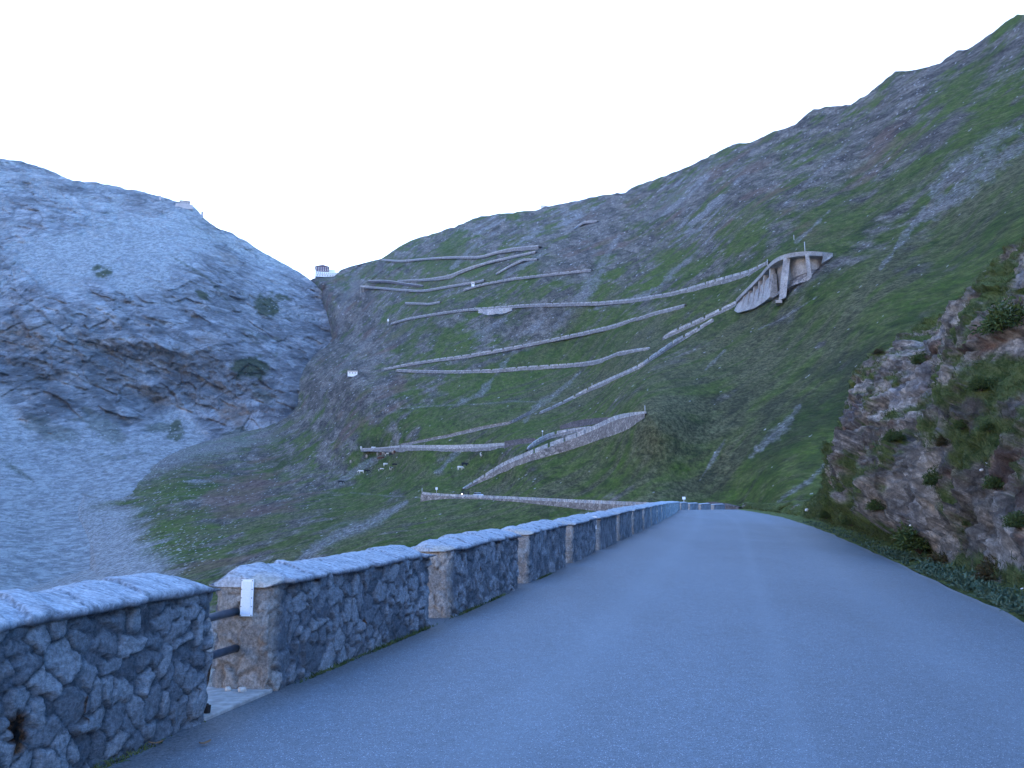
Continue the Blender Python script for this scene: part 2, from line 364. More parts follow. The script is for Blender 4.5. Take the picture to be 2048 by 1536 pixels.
M_WALL, M_CAP, M_CONC = mat_wall('rubble_wall_stone'), mat_cap(), mat_concrete()
M_PARA = mat_masonry('pale_parapet_masonry', (0.40, 0.41, 0.425), (0.58, 0.585, 0.595), (0.22, 0.22, 0.23), 0.6)
M_RETG = mat_masonry('grey_retaining_masonry', (0.22, 0.215, 0.215), (0.36, 0.35, 0.345), (0.12, 0.115, 0.115), 0.7)
M_RET = mat_masonry('brown_retaining_masonry', (0.21, 0.19, 0.18), (0.40, 0.37, 0.345), (0.09, 0.08, 0.075), 0.8)
M_DKRET = mat_masonry('dark_retaining_masonry', (0.12, 0.11, 0.12), (0.19, 0.175, 0.18), (0.07, 0.06, 0.06), 0.8)
M_WHITE = plain('white_paint', (0.75, 0.77, 0.78), 0.5, 0.05)
M_STEEL = plain('weathered_steel', (0.07, 0.085, 0.11), 0.45, 0.2, 20, 0.3)
# ------------------------------------------------------------------ terrain distances (metres along the line of sight)
RIDGE = [(560, 600), (626, 557), (640, 554), (668, 553), (681, 540), (700, 533), (763, 517), (800, 492), (822, 480), (868, 467), (905, 455), (960, 433), (996, 428), (1070, 421), (1092, 413), (1150, 402),
         (1200, 391), (1250, 385), (1270, 372), (1330, 352), (1380, 332), (1406, 319), (1455, 293), (1480, 286), (1500, 284), (1545, 264), (1590, 250), (1625, 219), (1660, 213),
         (1700, 210), (1735, 188), (1790, 143), (1830, 141), (1880, 126), (1912, 102), (1935, 98), (1990, 62), (2012, 42), (2035, 29), (2062, 30), (2140, -30), (2300, -120), (2600, -260)]
HC = [(640, 600, 1250), (690, 545, 1350), (640, 560, 1352), (660, 556, 1352), (670, 600, 1200), (680, 680, 1050), (600, 760, 930), (590, 820, 840), (450, 880, 730), (250, 960, 590), (160, 1010, 500), (180, 1090, 400), (100, 1165, 310),
      (800, 490, 1300), (1000, 430, 1150), (1150, 402, 1050), (1300, 360, 950), (1500, 285, 800), (1630, 220, 740), (1800, 145, 650), (1900, 110, 600), (2040, 30, 550), (2300, -120, 470), (2600, -260, 430),
      (1100, 605, 620), (900, 620, 760), (750, 575, 1120), (1075, 490, 860), (1300, 480, 690), (1300, 595, 500), (1500, 400, 560), (1700, 350, 480), (1900, 250, 430), (2048, 200, 400), (2500, 100, 330),
      (1478, 632, 360), (1510, 622, 346), (1535, 608, 337), (1560, 604, 325), (1430, 640, 372), (1600, 560, 326), (1665, 510, 330), (1540, 520, 385), (1600, 650, 290), (1500, 750, 270), (1700, 700, 225), (1400, 850, 236), (1700, 850, 165), (1600, 950, 140), (1560, 1010, 128),
      (1900, 500, 270), (2048, 450, 235), (1800, 600, 235), (2048, 560, 190), (2500, 500, 160), (1290, 822, 235), (1290, 900, 222), (1150, 960, 255), (1000, 985, 300), (930, 978, 335), (850, 985, 350), (1040, 905, 320), (850, 905, 420), (760, 935, 480),
      (700, 900, 520), (800, 740, 640), (700, 750, 700), (1000, 740, 540), (1200, 765, 420), (1350, 680, 380), (1050, 820, 430), (1000, 690, 600), (600, 870, 680), (550, 950, 560), (700, 1000, 420), (600, 1050, 340), (450, 1060, 370), (300, 1120, 320), (350, 1000, 480),
      (850, 1040, 270), (1000, 1040, 225), (1200, 1012, 208), (1370, 1008, 190), (1420, 1003, 190), (1500, 1008, 160), (1420, 960, 205), (900, 1070, 215), (760, 1090, 215), (640, 1100, 245), (500, 1150, 230), (300, 1200, 220), (100, 1200, 250),
      (900, 1250, 120), (1300, 1150, 105), (1600, 1150, 95), (1900, 1150, 95), (2300, 1100, 90), (2048, 850, 120), (2500, 850, 110), (400, 1400, 130), (900, 1400, 90), (1600, 1400, 80)]
LC = [(-1200, 60, 1400), (-2000, -40, 1300), (-1200, 700, 780), (-2000, 600, 700), (-1200, 1100, 330), (-2000, 1100, 300), (-1200, 1350, 170), (-2000, 1350, 170), (-500, 200, 1450), (-300, 280, 1500), (0, 320, 1500), (100, 345, 1480), (250, 380, 1450), (370, 410, 1420), (500, 480, 1420), (630, 545, 1430), (760, 560, 1400), (650, 620, 1270), (670, 700, 1120), (610, 800, 900), (590, 840, 835),
      (450, 870, 790), (300, 840, 800), (300, 700, 880), (450, 700, 930), (100, 600, 930), (300, 590, 990), (100, 500, 1090), (400, 540, 1140), (200, 720, 850), (0, 820, 730), (0, 700, 830), (-400, 700, 850), (150, 950, 600), (300, 930, 640), (0, 1000, 500), (160, 1050, 455), (180, 1090, 405), (90, 1165, 315),
      (0, 1170, 290), (300, 1170, 300), (-400, 1100, 350), (-400, 900, 550), (500, 1200, 320), (700, 1100, 500), (700, 850, 980), (0, 1350, 170), (500, 1400, 170), (-400, 1400, 160)]
f_hill = TPS([(a, b) for a, b, _ in HC], [math.log(c) for *_, c in HC], 2e-4)
f_left = TPS([(a, b) for a, b, _ in LC], [math.log(c) for *_, c in LC], 2e-4)
EDGE = [(-300, 1330), (60, 1180), (200, 1150), (185, 1090), (160, 1030), (170, 985), (260, 950), (345, 915), (450, 890), (530, 862), (590, 828), (590, 780), (600, 755), (640, 722), (668, 700), (682, 680), (672, 640), (664, 600), (658, 572), (640, 563), (626, 556), (600, 500)]
LEDGE = [(-2000, -40), (-1200, 40), (-500, 180), (-200, 260), (0, 316), (50, 324), (92, 338), (150, 362), (190, 363), (235, 374), (290, 384), (330, 397), (355, 404), (385, 412), (405, 432), (420, 448), (470, 470), (520, 500), (560, 522), (600, 545), (628, 566), (650, 585), (720, 640), (900, 760)]
def in_poly_side(u, v):                            # px to the left of the hillside outline (positive outside)
    yy = np.array([p[1] for p in EDGE][::-1], float); xx = np.array([p[0] for p in EDGE][::-1], float)
    d = seg_dist(u, v, EDGE)
    # left of the outline: walk the outline by height for the upper part, and by x for the lower
    poly = [(3000, 1700)] + [(-300, 1700)] + EDGE + [(640, -900), (3000, -900)]
    inside = np.zeros(np.shape(u), bool)
    n = len(poly)
    for i in range(n):
        x1, y1 = poly[i]; x2, y2 = poly[(i + 1) % n]
        c = ((y1 > v) != (y2 > v)) & (u < (x2 - x1) * (v - y1) / (y2 - y1 + 1e-12) + x1)
        inside ^= c
    return np.where(inside, -d, d)
def relief(p, amp_s=1.0):                          # ribs and gullies, running down the slope
    a = p[..., 1] * 0.9 - p[..., 0] * 0.35; b = p[..., 0] + 0.7 * p[..., 2]
    dist = np.linalg.norm(p - CAM, axis=-1)
    big = fbm(a / 75, b / 210, 0 * a + 3, 3, 11); med = ridged(a / 22, b / 70, p[..., 2] / 160, 4, 23); sm = fbm(p[..., 0] / 4, p[..., 1] / 8, p[..., 2] / 8, 4, 41, 0.6)
    return amp_s * (big * (0.010 + 0.012 * ss(300, 600, dist)) * dist + (med - 0.2) * (0.0025 + 0.003 * ss(300, 600, dist)) * dist + sm * 0.0024 * dist * (0.5 + 0.5 * ss(150, 500, dist)) + 0.0012 * dist * fbm(p[..., 0] / 1.7, p[..., 1] / 3.4, p[..., 2] / 3, 3, 43, 0.65))
def D_hill(u, v, side=None):
    d = np.exp(f_hill(u, v)); p = P(u, v, d)
    s = in_poly_side(u, v) if side is None else side
    k = ss(0, 120, d - 95)                          # calmer close to the road
    fx = ss(0, 70, np.hypot((u - 1575) / 1.3, v - 560))   # calm under the viaduct
    d = d + relief(p) * k * (0.25 + 0.75 * fx)
    return d * np.exp(0.00006 * np.clip(s, 0, 200) ** 2 + 0.0016 * np.clip(s, 0, 200))
# ------------------------------------------------------------------ hillside mesh
def band(u, v, pl, wpx, seed, rough=1.0):          # ragged, tapering strip of bare ground laid down the slope
    best = np.full(np.shape(u), 1e9); arc = np.zeros(np.shape(u)); L = [math.hypot(b[0] - a[0], b[1] - a[1]) for a, b in zip(pl[:-1], pl[1:])]; tot = sum(L); acc = 0
    for (ax, ay), (bx, by), l in zip(pl[:-1], pl[1:], L):
        t = np.clip(((u - ax) * (bx - ax) + (v - ay) * (by - ay)) / (l * l), 0, 1); d = np.hypot(u - ax - t * (bx - ax), v - ay - t * (by - ay))
        m = d < best; best = np.where(m, d, best); arc = np.where(m, (acc + t * l) / tot, arc); acc += l
    n = fbm(u / 22, v / 14, 0 * u, 4, seed, .65); n2 = fbm(u / 5, v / 4, 0 * u, 3, seed + 5, .6)
    ww = wpx * (0.35 + 0.65 * np.sin(math.pi * np.clip(arc * .86 + .07, 0, 1)))
    f = 1 - ss(ww * 0.25, ww * 1.0, best + (n * 1.1 + n2 * .45) * wpx * rough)
    return f * (0.55 + 0.45 * ss(-.25, .25, n2 + .3 * n))
def blob(u, v, cx, cy, rx, ry, ang, seed, edge=0.35):
    c, s = math.cos(R(ang)), math.sin(R(ang)); x = (u - cx) * c + (v - cy) * s; y = -(u - cx) * s + (v - cy) * c
    d = np.hypot(x / rx, y / ry) + 0.55 * fbm(x / (rx * 0.4) + seed, y / (ry * 0.4), 0 * u, 4, seed)
    return 1 - ss(1 - edge, 1 + edge * 0.6, d)
def hillside():
    cu = np.concatenate([np.arange(-60, 2080, 2.2), np.arange(2084, 2560, 10)]); nrow = 640
    t = np.linspace(0, 1, nrow)
    rx = np.array([p[0] for p in RIDGE], float); ry = np.array([p[1] for p in RIDGE], float)
    ridge = np.interp(cu, rx, ry) + 2.2 * fbm(cu / 9, 0 * cu, 0 * cu, 3, 5) * ss(690, 900, cu)
    ridge = np.where(cu < 560, 600 + (560 - cu) * 0.62, ridge)
    bot = np.interp(cu, [-60, 500, 900, 1300, 2600], [1290, 1290, 1230, 1160, 1160])
    tt = t ** 0.8
    V = bot[None] + (ridge - bot)[None] * tt[:, None]; U = np.broadcast_to(cu[None], V.shape).copy()
    side = in_poly_side(U, V)
    D = D_hill(U, V, side); pts = P(U, V, D)
    # beyond the ridge the ground turns away and drops
    nb = 14; last = pts[-1]; d0 = ray(cu, ridge); hd = d0.copy(); hd[:, 2] = 0; hd /= np.linalg.norm(hd, axis=-1, keepdims=True)
    back = []
    for k in range(1, nb + 1):
        q = last + hd * (4 * k ** 1.7); q[:, 2] -= 0.8 * k ** 1.9; back.append(q)
    skirt = pts[:1].copy(); skirt[..., :2] *= .45; skirt[..., 2] = -42
    pts2 = np.concatenate([skirt, pts, np.array(back)], 0)
    keep = np.concatenate([side[:1] < 110, side < 110, np.broadcast_to((side[-1] < 110)[None], (nb, len(cu)))], 0)
    # ---------------- ground cover
    x, y, z = pts[..., 0], pts[..., 1], pts[..., 2]
    a = y * 0.9 - x * 0.35; b = (x + 0.7 * z) * (1 + 1.6 * ss(20, -40, x))
    n1 = fbm(a / 30, b / 55, z / 120, 6, 101, 0.65); n2 = fbm(x / 9, y / 60, z / 8, 5, 131, 0.62); n3 = fbm(a / 5, b / 17, 0 * a, 4, 151, 0.6); n4 = fbm(x / 2.4, y / 7, z / 2.0, 3, 171, 0.6); kb = .5 + D / 700; tone = np.clip(.5 + .55 * (blocks(x, y / 3, z, 7 * kb, 701) - .5) + .45 * (blocks(x, y / 3, z, 2.6 * kb, 702) - .5) + .5 * fbm(x / 16, y / 90, z / 14, 4, 703, .65), 0, 1.1)
    #            u,   v,    rock, dry, red, scree, dark
    CP = [(700, 600, .8, .3, .25, .1, 0), (720, 540, .6, .5, .1, .1, 0), (850, 490, .55, .4, 0, .1, 0), (1000, 460, .6, .4, 0, .2, 0), (1150, 430, .7, .4, .1, .25, 0), (1300, 380, .75, .3, .1, .25, 0), (1350, 400, .55, .4, .35, .35, 0), (1400, 440, .5, .4, .2, .3, 0), (1500, 330, .65, .3, .15, .1, .1),
          (1600, 300, .62, .3, .05, 0, .2), (1550, 400, .55, .2, .3, 0, .2), (1700, 260, .6, .3, 0, .05, .2), (1650, 380, .5, .2, .15, 0, .2), (1800, 200, .6, .3, .1, 0, .2), (1950, 120, .6, .3, .1, 0, .2), (2040, 60, .5, .3, .1, 0, .2), (1750, 300, .62, .1, .25, 0, .3), (2000, 230, .15, .3, .1, 0, .1), (1850, 380, .25, .3, .1, .1, 0), (1700, 480, .15, .4, .1, 0, 0),
          (2000, 330, .2, .3, 0, .1, 0), (1900, 480, .15, .2, 0, 0, .2), (2040, 450, .2, .2, 0, 0, .3), (1300, 470, .5, .35, .1, .1, .1), (1200, 480, .75, .3, .3, 0, .1), (1130, 520, .65, .3, .15, 0, .1), (1350, 540, .35, .3, .0, .05, .1), (1200, 580, .3, .3, 0, .05, 0), (1050, 580, .35, .4, 0, 0, 0), (900, 530, .2, .4, 0, 0, 0), (900, 600, .35, .4, 0, .05, 0), (780, 600, .5, .4, .05, .05, 0), (700, 650, .85, .3, .3, .1, 0),
          (1060, 650, .6, .2, .15, .2, .1), (1000, 660, .6, .2, .1, .1, .1), (1180, 640, .3, .4, 0, .1, 0), (850, 680, .45, .3, .1, .05, .1), (720, 720, .85, .3, .2, 0, .1), (650, 770, .8, .3, .1, 0, .1), (1200, 680, .12, .4, 0, 0, .1), (1100, 700, .2, .4, 0, 0, .1), (1000, 760, .12, .3, 0, 0, .2), (1000, 800, .1, .2, 0, 0, .25), (850, 760, .45, .3, .1, .1, .1), (750, 780, .75, .3, .35, .05, .1), (720, 850, .5, .3, .3, 0, .2), (650, 830, .75, .3, .3, 0, .1), (1300, 760, .05, .6, 0, 0, 0), (1500, 700, .04, .5, 0, 0, .05), (1600, 720, .02, .2, 0, 0, .2), (1700, 600, .02, .15, 0, 0, .1), (1800, 550, .08, .2, 0, 0, .2), (1350, 850, .03, .6, 0, 0, .05), (1400, 930, .03, .35, 0, 0, .2), (1550, 850, .08, .2, 0, 0, .45), (1650, 800, .1, .2, 0, 0, .4), (1600, 950, .2, .3, 0, .1, .2), (1200, 940, .03, .5, 0, 0, .1), (1100, 800, .05, .4, 0, 0, .1),
          (900, 880, .1, .4, 0, 0, .1), (850, 940, .08, .4, 0, 0, .15), (750, 980, .15, .5, .05, .0, .15), (900, 1040, .03, .6, 0, 0, .05), (1100, 1030, .03, .6, 0, 0, .05), (700, 1060, .2, .5, 0, .1, 0), (600, 900, .5, .3, .1, 0, .3), (560, 830, .6, .4, .1, .1, .1), (500, 990, .5, .3, .55, .0, .1), (450, 930, .5, .5, .15, .15, .1), (350, 950, .45, .5, 0, .2, .1), (250, 1000, .4, .5, 0, .2, .15), (400, 1060, .35, .5, .1, .05, .15), (300, 1100, .45, .4, .1, .3, .1), (550, 1060, .3, .5, .1, .1, .1), (200, 1120, .5, .3, 0, .5, .1), (450, 1120, .6, .3, .2, .1, .1), (560, 1110, .5, .5, .1, .1, 0)]
    cu_c = np.arange(-60, 2600, 20.0); cv_c = np.arange(-280, 1320, 20.0)
    UU, VV = np.meshgrid(cu_c, cv_c); Wm = idw([(c[0], c[1]) for c in CP], [c[2:] for c in CP], UU, VV, 3.2)
    fi = (U - cu_c[0]) / 20; fj = (V - cv_c[0]) / 20
    i0 = np.clip(fi.astype(int), 0, len(cu_c) - 2); j0 = np.clip(fj.astype(int), 0, len(cv_c) - 2); fu = (fi - i0)[..., None]; fv = (fj - j0)[..., None]
    Wv = (Wm[j0, i0] * (1 - fu) + Wm[j0, i0 + 1] * fu) * (1 - fv) + (Wm[j0 + 1, i0] * (1 - fu) + Wm[j0 + 1, i0 + 1] * fu) * fv
    def th(wgt, n, s=0.17): return ss(-s, s, n - (0.62 - 1.24 * wgt) * 0.62)
    rock = th(Wv[..., 0], 0.55 * n1 + 0.45 * n2 + 0.25 * n3); dry = th(Wv[..., 1], 0.6 * n3 + 0.5 * fbm(a / 60, b / 60, 0 * a, 3, 201), 0.25)
    red = .6 * th(Wv[..., 2] * 0.75, fbm(x / 22, y / 22, z / 22, 4, 221), 0.15) * ss(.05, .2, Wv[..., 2])
    scr = th(Wv[..., 3] * 0.9, 0.6 * fbm(a / 14, b / 60, 0 * a, 4, 231) + 0.4 * n2, 0.12) * ss(.03, .15, Wv[..., 3]); dk = np.maximum(0.6 * th(Wv[..., 4], 0.5 * n3 + 0.5 * n2, 0.2), 0.42 * ss(.12, .4, n4 + .5 * n2) * (1 - rock)); dry = np.maximum(dry, .5 * ss(.2, .4, -n4 + .4 * n3))
    # individual gullies, screes and tracks of the slope
    for pl, wd, s in [([(2040, 250), (1960, 300), (1900, 340), (1870, 380)], 20, 1), ([(2048, 290), (1960, 350), (1900, 400), (1845, 430)], 24, 2), ([(1850, 420), (1810, 470), (1760, 540)], 8, 3), ([(1690, 290), (1650, 330), (1560, 420)], 5, 4),
                      ([(1660, 420), (1620, 460), (1590, 485)], 6, 5), ([(1640, 590), (1560, 640), (1500, 665)], 4, 7), ([(1450, 700), (1410, 740)], 4, 8), ([(1600, 810), (1560, 860), (1500, 915)], 13, 9), ([(1210, 530), (1150, 610), (1110, 650)], 16, 11), ([(1330, 570), (1260, 600), (1180, 620)], 8, 12),
                      ([(1400, 500), (1345, 545), (1310, 580)], 9, 13), ([(1240, 470), (1180, 560), (1150, 600)], 7, 14), ([(900, 815), (960, 790), (1030, 700)], 8, 15), ([(1160, 745), (1120, 780), (1065, 820), (1050, 845)], 8, 16), ([(930, 890), (880, 940), (870, 945)], 6, 17), ([(780, 900), (730, 930), (680, 965)], 10, 18),
                      ([(800, 1010), (740, 1045), (690, 1062), (640, 1085), (600, 1120)], 17, 19), ([(1560, 1000), (1620, 960), (1650, 930)], 9, 20), ([(1450, 880), (1400, 960)], 5, 21), ([(1100, 500), (1000, 560)], 7, 22), ([(760, 650), (700, 720), (640, 790)], 10, 23), ([(960, 480), (900, 540)], 6, 24), ([(720, 545), (690, 600), (680, 660)], 14, 25), ([(1420, 330), (1360, 400), (1290, 450)], 26, 26), ([(600, 800), (500, 860), (400, 900), (300, 945), (180, 1010)], 16, 27)]:
        scr = np.maximum(scr, band(U, V, pl, wd, 300 + s) * (0.85 if s not in (26, 27, 25, 23) else 0.5))
    for pl in ([(799, 817), (880, 811), (961, 808), (1030, 802), (1120, 806)], [(700, 985), (780, 992), (842, 995)]):
        scr = np.maximum(scr, 0.6 * band(U, V, pl, 2.2, 330))
    for bb in [(1190, 470, 60, 30, -20, 1), (1135, 530, 60, 32, 0, 2), (1060, 645, 65, 38, -30, 3), (985, 655, 40, 20, 0, 4), (1100, 640, 70, 32, -35, 5), (1500, 360, 80, 25, -40, 6), (1700, 310, 110, 38, -42, 7), (1560, 470, 40, 14, -40, 8), (900, 640, 40, 14, -20, 9), (1260, 500, 40, 16, -30, 10), (1640, 690, 14, 6, -30, 12)]:
        rock = np.maximum(rock, 0.9 * blob(U, V, *bb[:5], 400 + bb[5]) * ss(-.35, .1, n2 + 0.3))
    red = np.maximum(red, 0.7 * blob(U, V, 480, 985, 75, 26, -15, 440)); red = np.maximum(red, 0.5 * blob(U, V, 1425, 345, 28, 14, -20, 441))
    scr = np.maximum(scr, 0.95 * ss(60, -40, U - 190 - .85 * (V - 1000) + 110 * fbm(x / 16, y / 45, z / 18, 5, 239, .65)) * ss(950, 1010, V)); scr = np.maximum(scr, 0.75 * (1 - ss(0, 34, -side + 26 * n2)) * ss(840, 900, V))
    for bb in [(1580, 860, 120, 45, -35, 1), (1700, 780, 90, 22, -42, 2), (740, 890, 40, 14, 0, 4), (560, 920, 40, 25, -20, 5), (1750, 440, 60, 9, -40, 6), (960, 905, 50, 10, -20, 7)]:
        dk = np.maximum(dk, 0.55 * blob(U, V, *bb[:5], 460 + bb[5], 0.6))
    cq = 0.35 + D * .0007; cell = hsh(np.floor(x / cq), np.floor(y / cq), np.floor(z / cq), 9)
    dens = 0.0012 + 0.010 * rock + 0.012 * scr + 0.09 * blob(U, V, 310, 1110, 130, 42, -10, 480, 0.8) + 0.02 * blob(U, V, 330, 1010, 180, 60, -20, 481, 0.8)
    fade = 0.95 * ss(60, -40, U - 190 - .85 * (V - 1000) + 110 * fbm(x / 16, y / 45, z / 18, 5, 239, .65)) * ss(950, 1010, V); peb = np.maximum((cell < dens).astype(float) * 0.85, fade * .42); scr = np.maximum(scr, band(U, V, [(812, 1004), (770, 1030), (735, 1050), (690, 1066), (650, 1085), (610, 1112), (580, 1140)], 15, 345, .25))
    flat = lambda q: np.concatenate([q[:1], q, np.broadcast_to(q[-1][None], (nb, len(cu)))], 0)
    at = {k: flat(q) for k, q in dict(rock=rock, dry=dry, red=red, scree=scr, dark=dk, pebble=peb, tone=tone).items()}
    o = link('hillside', grid_mesh('hillside', pts2[:, :, :], at, keep), M_HILL); tag(o, kind='structure')
    return o
def mountain():
    cu = np.concatenate([np.arange(-2000, -520, 18.0), np.arange(-520, -20, 10.0), np.arange(-20, 800, 2.2)]); nrow = 480
    lx = np.array([p[0] for p in LEDGE], float); ly = np.array([p[1] for p in LEDGE], float)
    ridge = np.interp(cu, lx, ly) + 3.0 * fbm(cu / 14, 0 * cu, 0 * cu, 4, 6)
    t = np.linspace(0, 1, nrow) ** 0.85; V = 1330 + (ridge - 1330)[None] * t[:, None]; U = np.broadcast_to(cu[None], V.shape).copy()
    d = np.exp(f_left(U, V)); p = P(U, V, d)
    x, y, z = p[..., 0], p[..., 1], p[..., 2]
    cliff = ss(0.05, 0.9, idw([(0, 350), (300, 400), (100, 420), (560, 560), (300, 480), (120, 520), (250, 540), (30, 640), (250, 650), (450, 640), (600, 620), (120, 740), (300, 760), (500, 760), (560, 830), (450, 830), (250, 800), (80, 790), (0, 870), (200, 880), (350, 870), (100, 1000), (0, 1100), (300, 930), (500, 1000), (60, 930), (200, 1150)],
                [[.5], [.6], [.7], [.4], [.1], [.1], [.3], [1], [1], [1], [.7], [1], [1], [.9], [.6], [.9], [1], [.9], [0], [.1], [.15], [0], [0], [0], [0], [.2], [0]], U, V, 3.0)[..., 0])
    wx = 22 * fbm(x / 60, y / 400, z / 60, 3, 52); wz = 22 * fbm(x / 60 + 5, y / 400, z / 60, 3, 53)
    ua = (x + wx) * .82 - (z + wz) * .57; va = (x + wx) * .57 + (z + wz) * .82
    big = ridged((x + wx) / 150, y / 500, (z + wz) / 110, 4, 51); med = ridged(ua / 90, y / 600, va / 24, 5, 61); sm = fbm(x / 9, y / 60, z / 8, 4, 71, 0.65) + .9 * (blocks(x, y / 3, z, 15, 73) - .5)
    cliff0 = cliff * (1 - .85 * blob(U, V, 450, 850, 130, 60, 0, 640, .8)); dd = (big - 0.25) * 30 * (1 - .8 * blob(U, V, 450, 850, 150, 80, 0, 640, .8)) * (0.25 + 0.75 * cliff) + (med - 0.2) * 15 * (0.1 + 0.9 * cliff0) + sm * (8.0 * ss(-.1, .5, cliff) + 1) * (0.15 + 0.85 * cliff)
    k = ss(280, 700, d); d2 = d - dd * (0.1 + 0.9 * k)
    pts = P(U, V, d2)
    nb = 10; last = pts[-1]; hd = ray(cu, ridge); hd[:, 2] = 0; hd /= np.linalg.norm(hd, axis=-1, keepdims=True); back = []
    for j in range(1, nb + 1):
        q = last + hd * (6 * j ** 1.7); q[:, 2] -= 1.0 * j ** 1.9; back.append(q)
    n1 = fbm(x / 60, y / 200, z / 50, 5, 81, 0.62); n2 = fbm(x / 12, y / 60, z / 11, 4, 91, 0.62)
    joint = np.maximum(ss(.80, .95, 1 - 2 * np.abs(vnoise(ua / 70, y / 600, va / 15, 711))), .8 * ss(.82, .96, 1 - 2 * np.abs(vnoise(ua / 22, y / 600, va / 40, 712)))) * (.4 + .6 * ss(-.2, .2, n1))
    tone = np.clip(.62 + .5 * (blocks(x, y / 3, z, 26, 704) - .5) + .45 * (blocks(x, y / 3, z, 9, 705) - .5) + .7 * n1 + .45 * (med - .25) + .25 * n2 - .30 * ss(600, 760, V) * (1 - ss(800, 860, V)), 0, 1.1)
    scr = 1 - ss(0.15, 0.75, cliff + 0.6 * n1 + 0.45 * n2)
    for pl, wd in [([(60, 370), (160, 420), (260, 510), (330, 560)], 22), ([(330, 560), (420, 480), (380, 450)], 20), ([(0, 560), (120, 490), (260, 510)], 30), ([(560, 560), (480, 500), (420, 460)], 10), ([(480, 590), (560, 620), (640, 640)], 14), ([(590, 840), (600, 800), (660, 700)], 12)]:
        scr = np.maximum(scr, 0.85 * band(U, V, pl, wd, 500 + wd))
    crack = np.clip(.8 * joint * (.25 + .75 * cliff) + .4 * ss(0.45, 0.75, ridged(x / 26 + z / 60, y / 90, (z - 0.8 * x) / 44, 5, 95) ) * cliff * 0.8 + 0.5 * ss(.1, .5, fbm(x / 14, y / 14, z / 70, 4, 96)) * cliff * ss(560, 700, V) * (1 - ss(780, 850, V)), 0, 0.85)
    tan = np.maximum.reduce([blob(U, V, 470, 825, 32, 26, 20, 601), 0.7 * blob(U, V, 50, 670, 40, 45, 60, 602), 0.6 * blob(U, V, 460, 520, 25, 12, 30, 603), 0.5 * blob(U, V, 420, 680, 30, 12, 0, 604)])
    gr = np.maximum.reduce([blob(U, V, 502, 738, 44, 26, 5, 611, .2), blob(U, V, 535, 612, 28, 24, 20, 612, .25), blob(U, V, 205, 543, 20, 14, 10, 613), blob(U, V, 405, 590, 16, 9, 30, 614), blob(U, V, 565, 595, 16, 6, 10, 615),
                            0.8 * band(U, V, [(340, 510), (420, 560), (470, 620)], 4, 616), 0.9 * blob(U, V, 352, 862, 16, 22, 20, 617), 0.7 * blob(U, V, 470, 865, 30, 8, -20, 618), 0.7 * band(U, V, [(0, 915), (40, 945), (70, 965)], 8, 619), 0.5 * blob(U, V, 530, 790, 40, 14, 30, 620), 0.45 * blob(U, V, 100, 860, 60, 22, 20, 621), 0.45 * blob(U, V, 210, 855, 50, 20, 40, 622), 0.6 * blob(U, V, 320, 855, 34, 10, 0, 623)]) * ss(-.5, 0, n2 + .15)
    gr = np.maximum(gr, 0.7 * ss(0.28, 0.4, n1 * .6 + n2 * .6) * (blob(U, V, 560, 660, 120, 160, 30, 630, .8) * .8 + blob(U, V, 200, 870, 230, 50, 5, 631, .8)))
    cq = 0.4 + d * .0008; cell = hsh(np.floor(x / cq), np.floor(y / cq), np.floor(z / cq), 19)
    peb = (cell < 0.02 * scr + 0.004).astype(float) * 0.7; dkp = (cell > 1 - 0.02 * ss(830, 900, V)).astype(float) * 0.6
    crack = np.maximum(crack, dkp)
    sk = pts[:1].copy(); sk[..., :2] *= .45; sk[..., 2] = -42
    fl = lambda q: np.concatenate([q[:1], q, np.broadcast_to(q[-1][None], (nb, len(cu)))], 0)
    at = {k_: fl(q) for k_, q in dict(scree=scr, crack=crack, tan=tan, grass=gr, pebble=peb, tone=tone).items()}
    o = link('mountain', grid_mesh('mountain', np.concatenate([sk, pts, np.array(back)], 0), at), M_MOUNT); tag(o, kind='structure')
hillside(); mountain()
gm = MB(); gm.add([(-6000, -3000, -70), (6000, -3000, -70), (6000, 9000, -70), (-6000, 9000, -70)], [(0, 1, 2, 3)])
tag(gm.build('ground', plain('valley_rubble', (0.14, 0.14, 0.13), 0.95, 0.3, 0.05)), kind='structure')
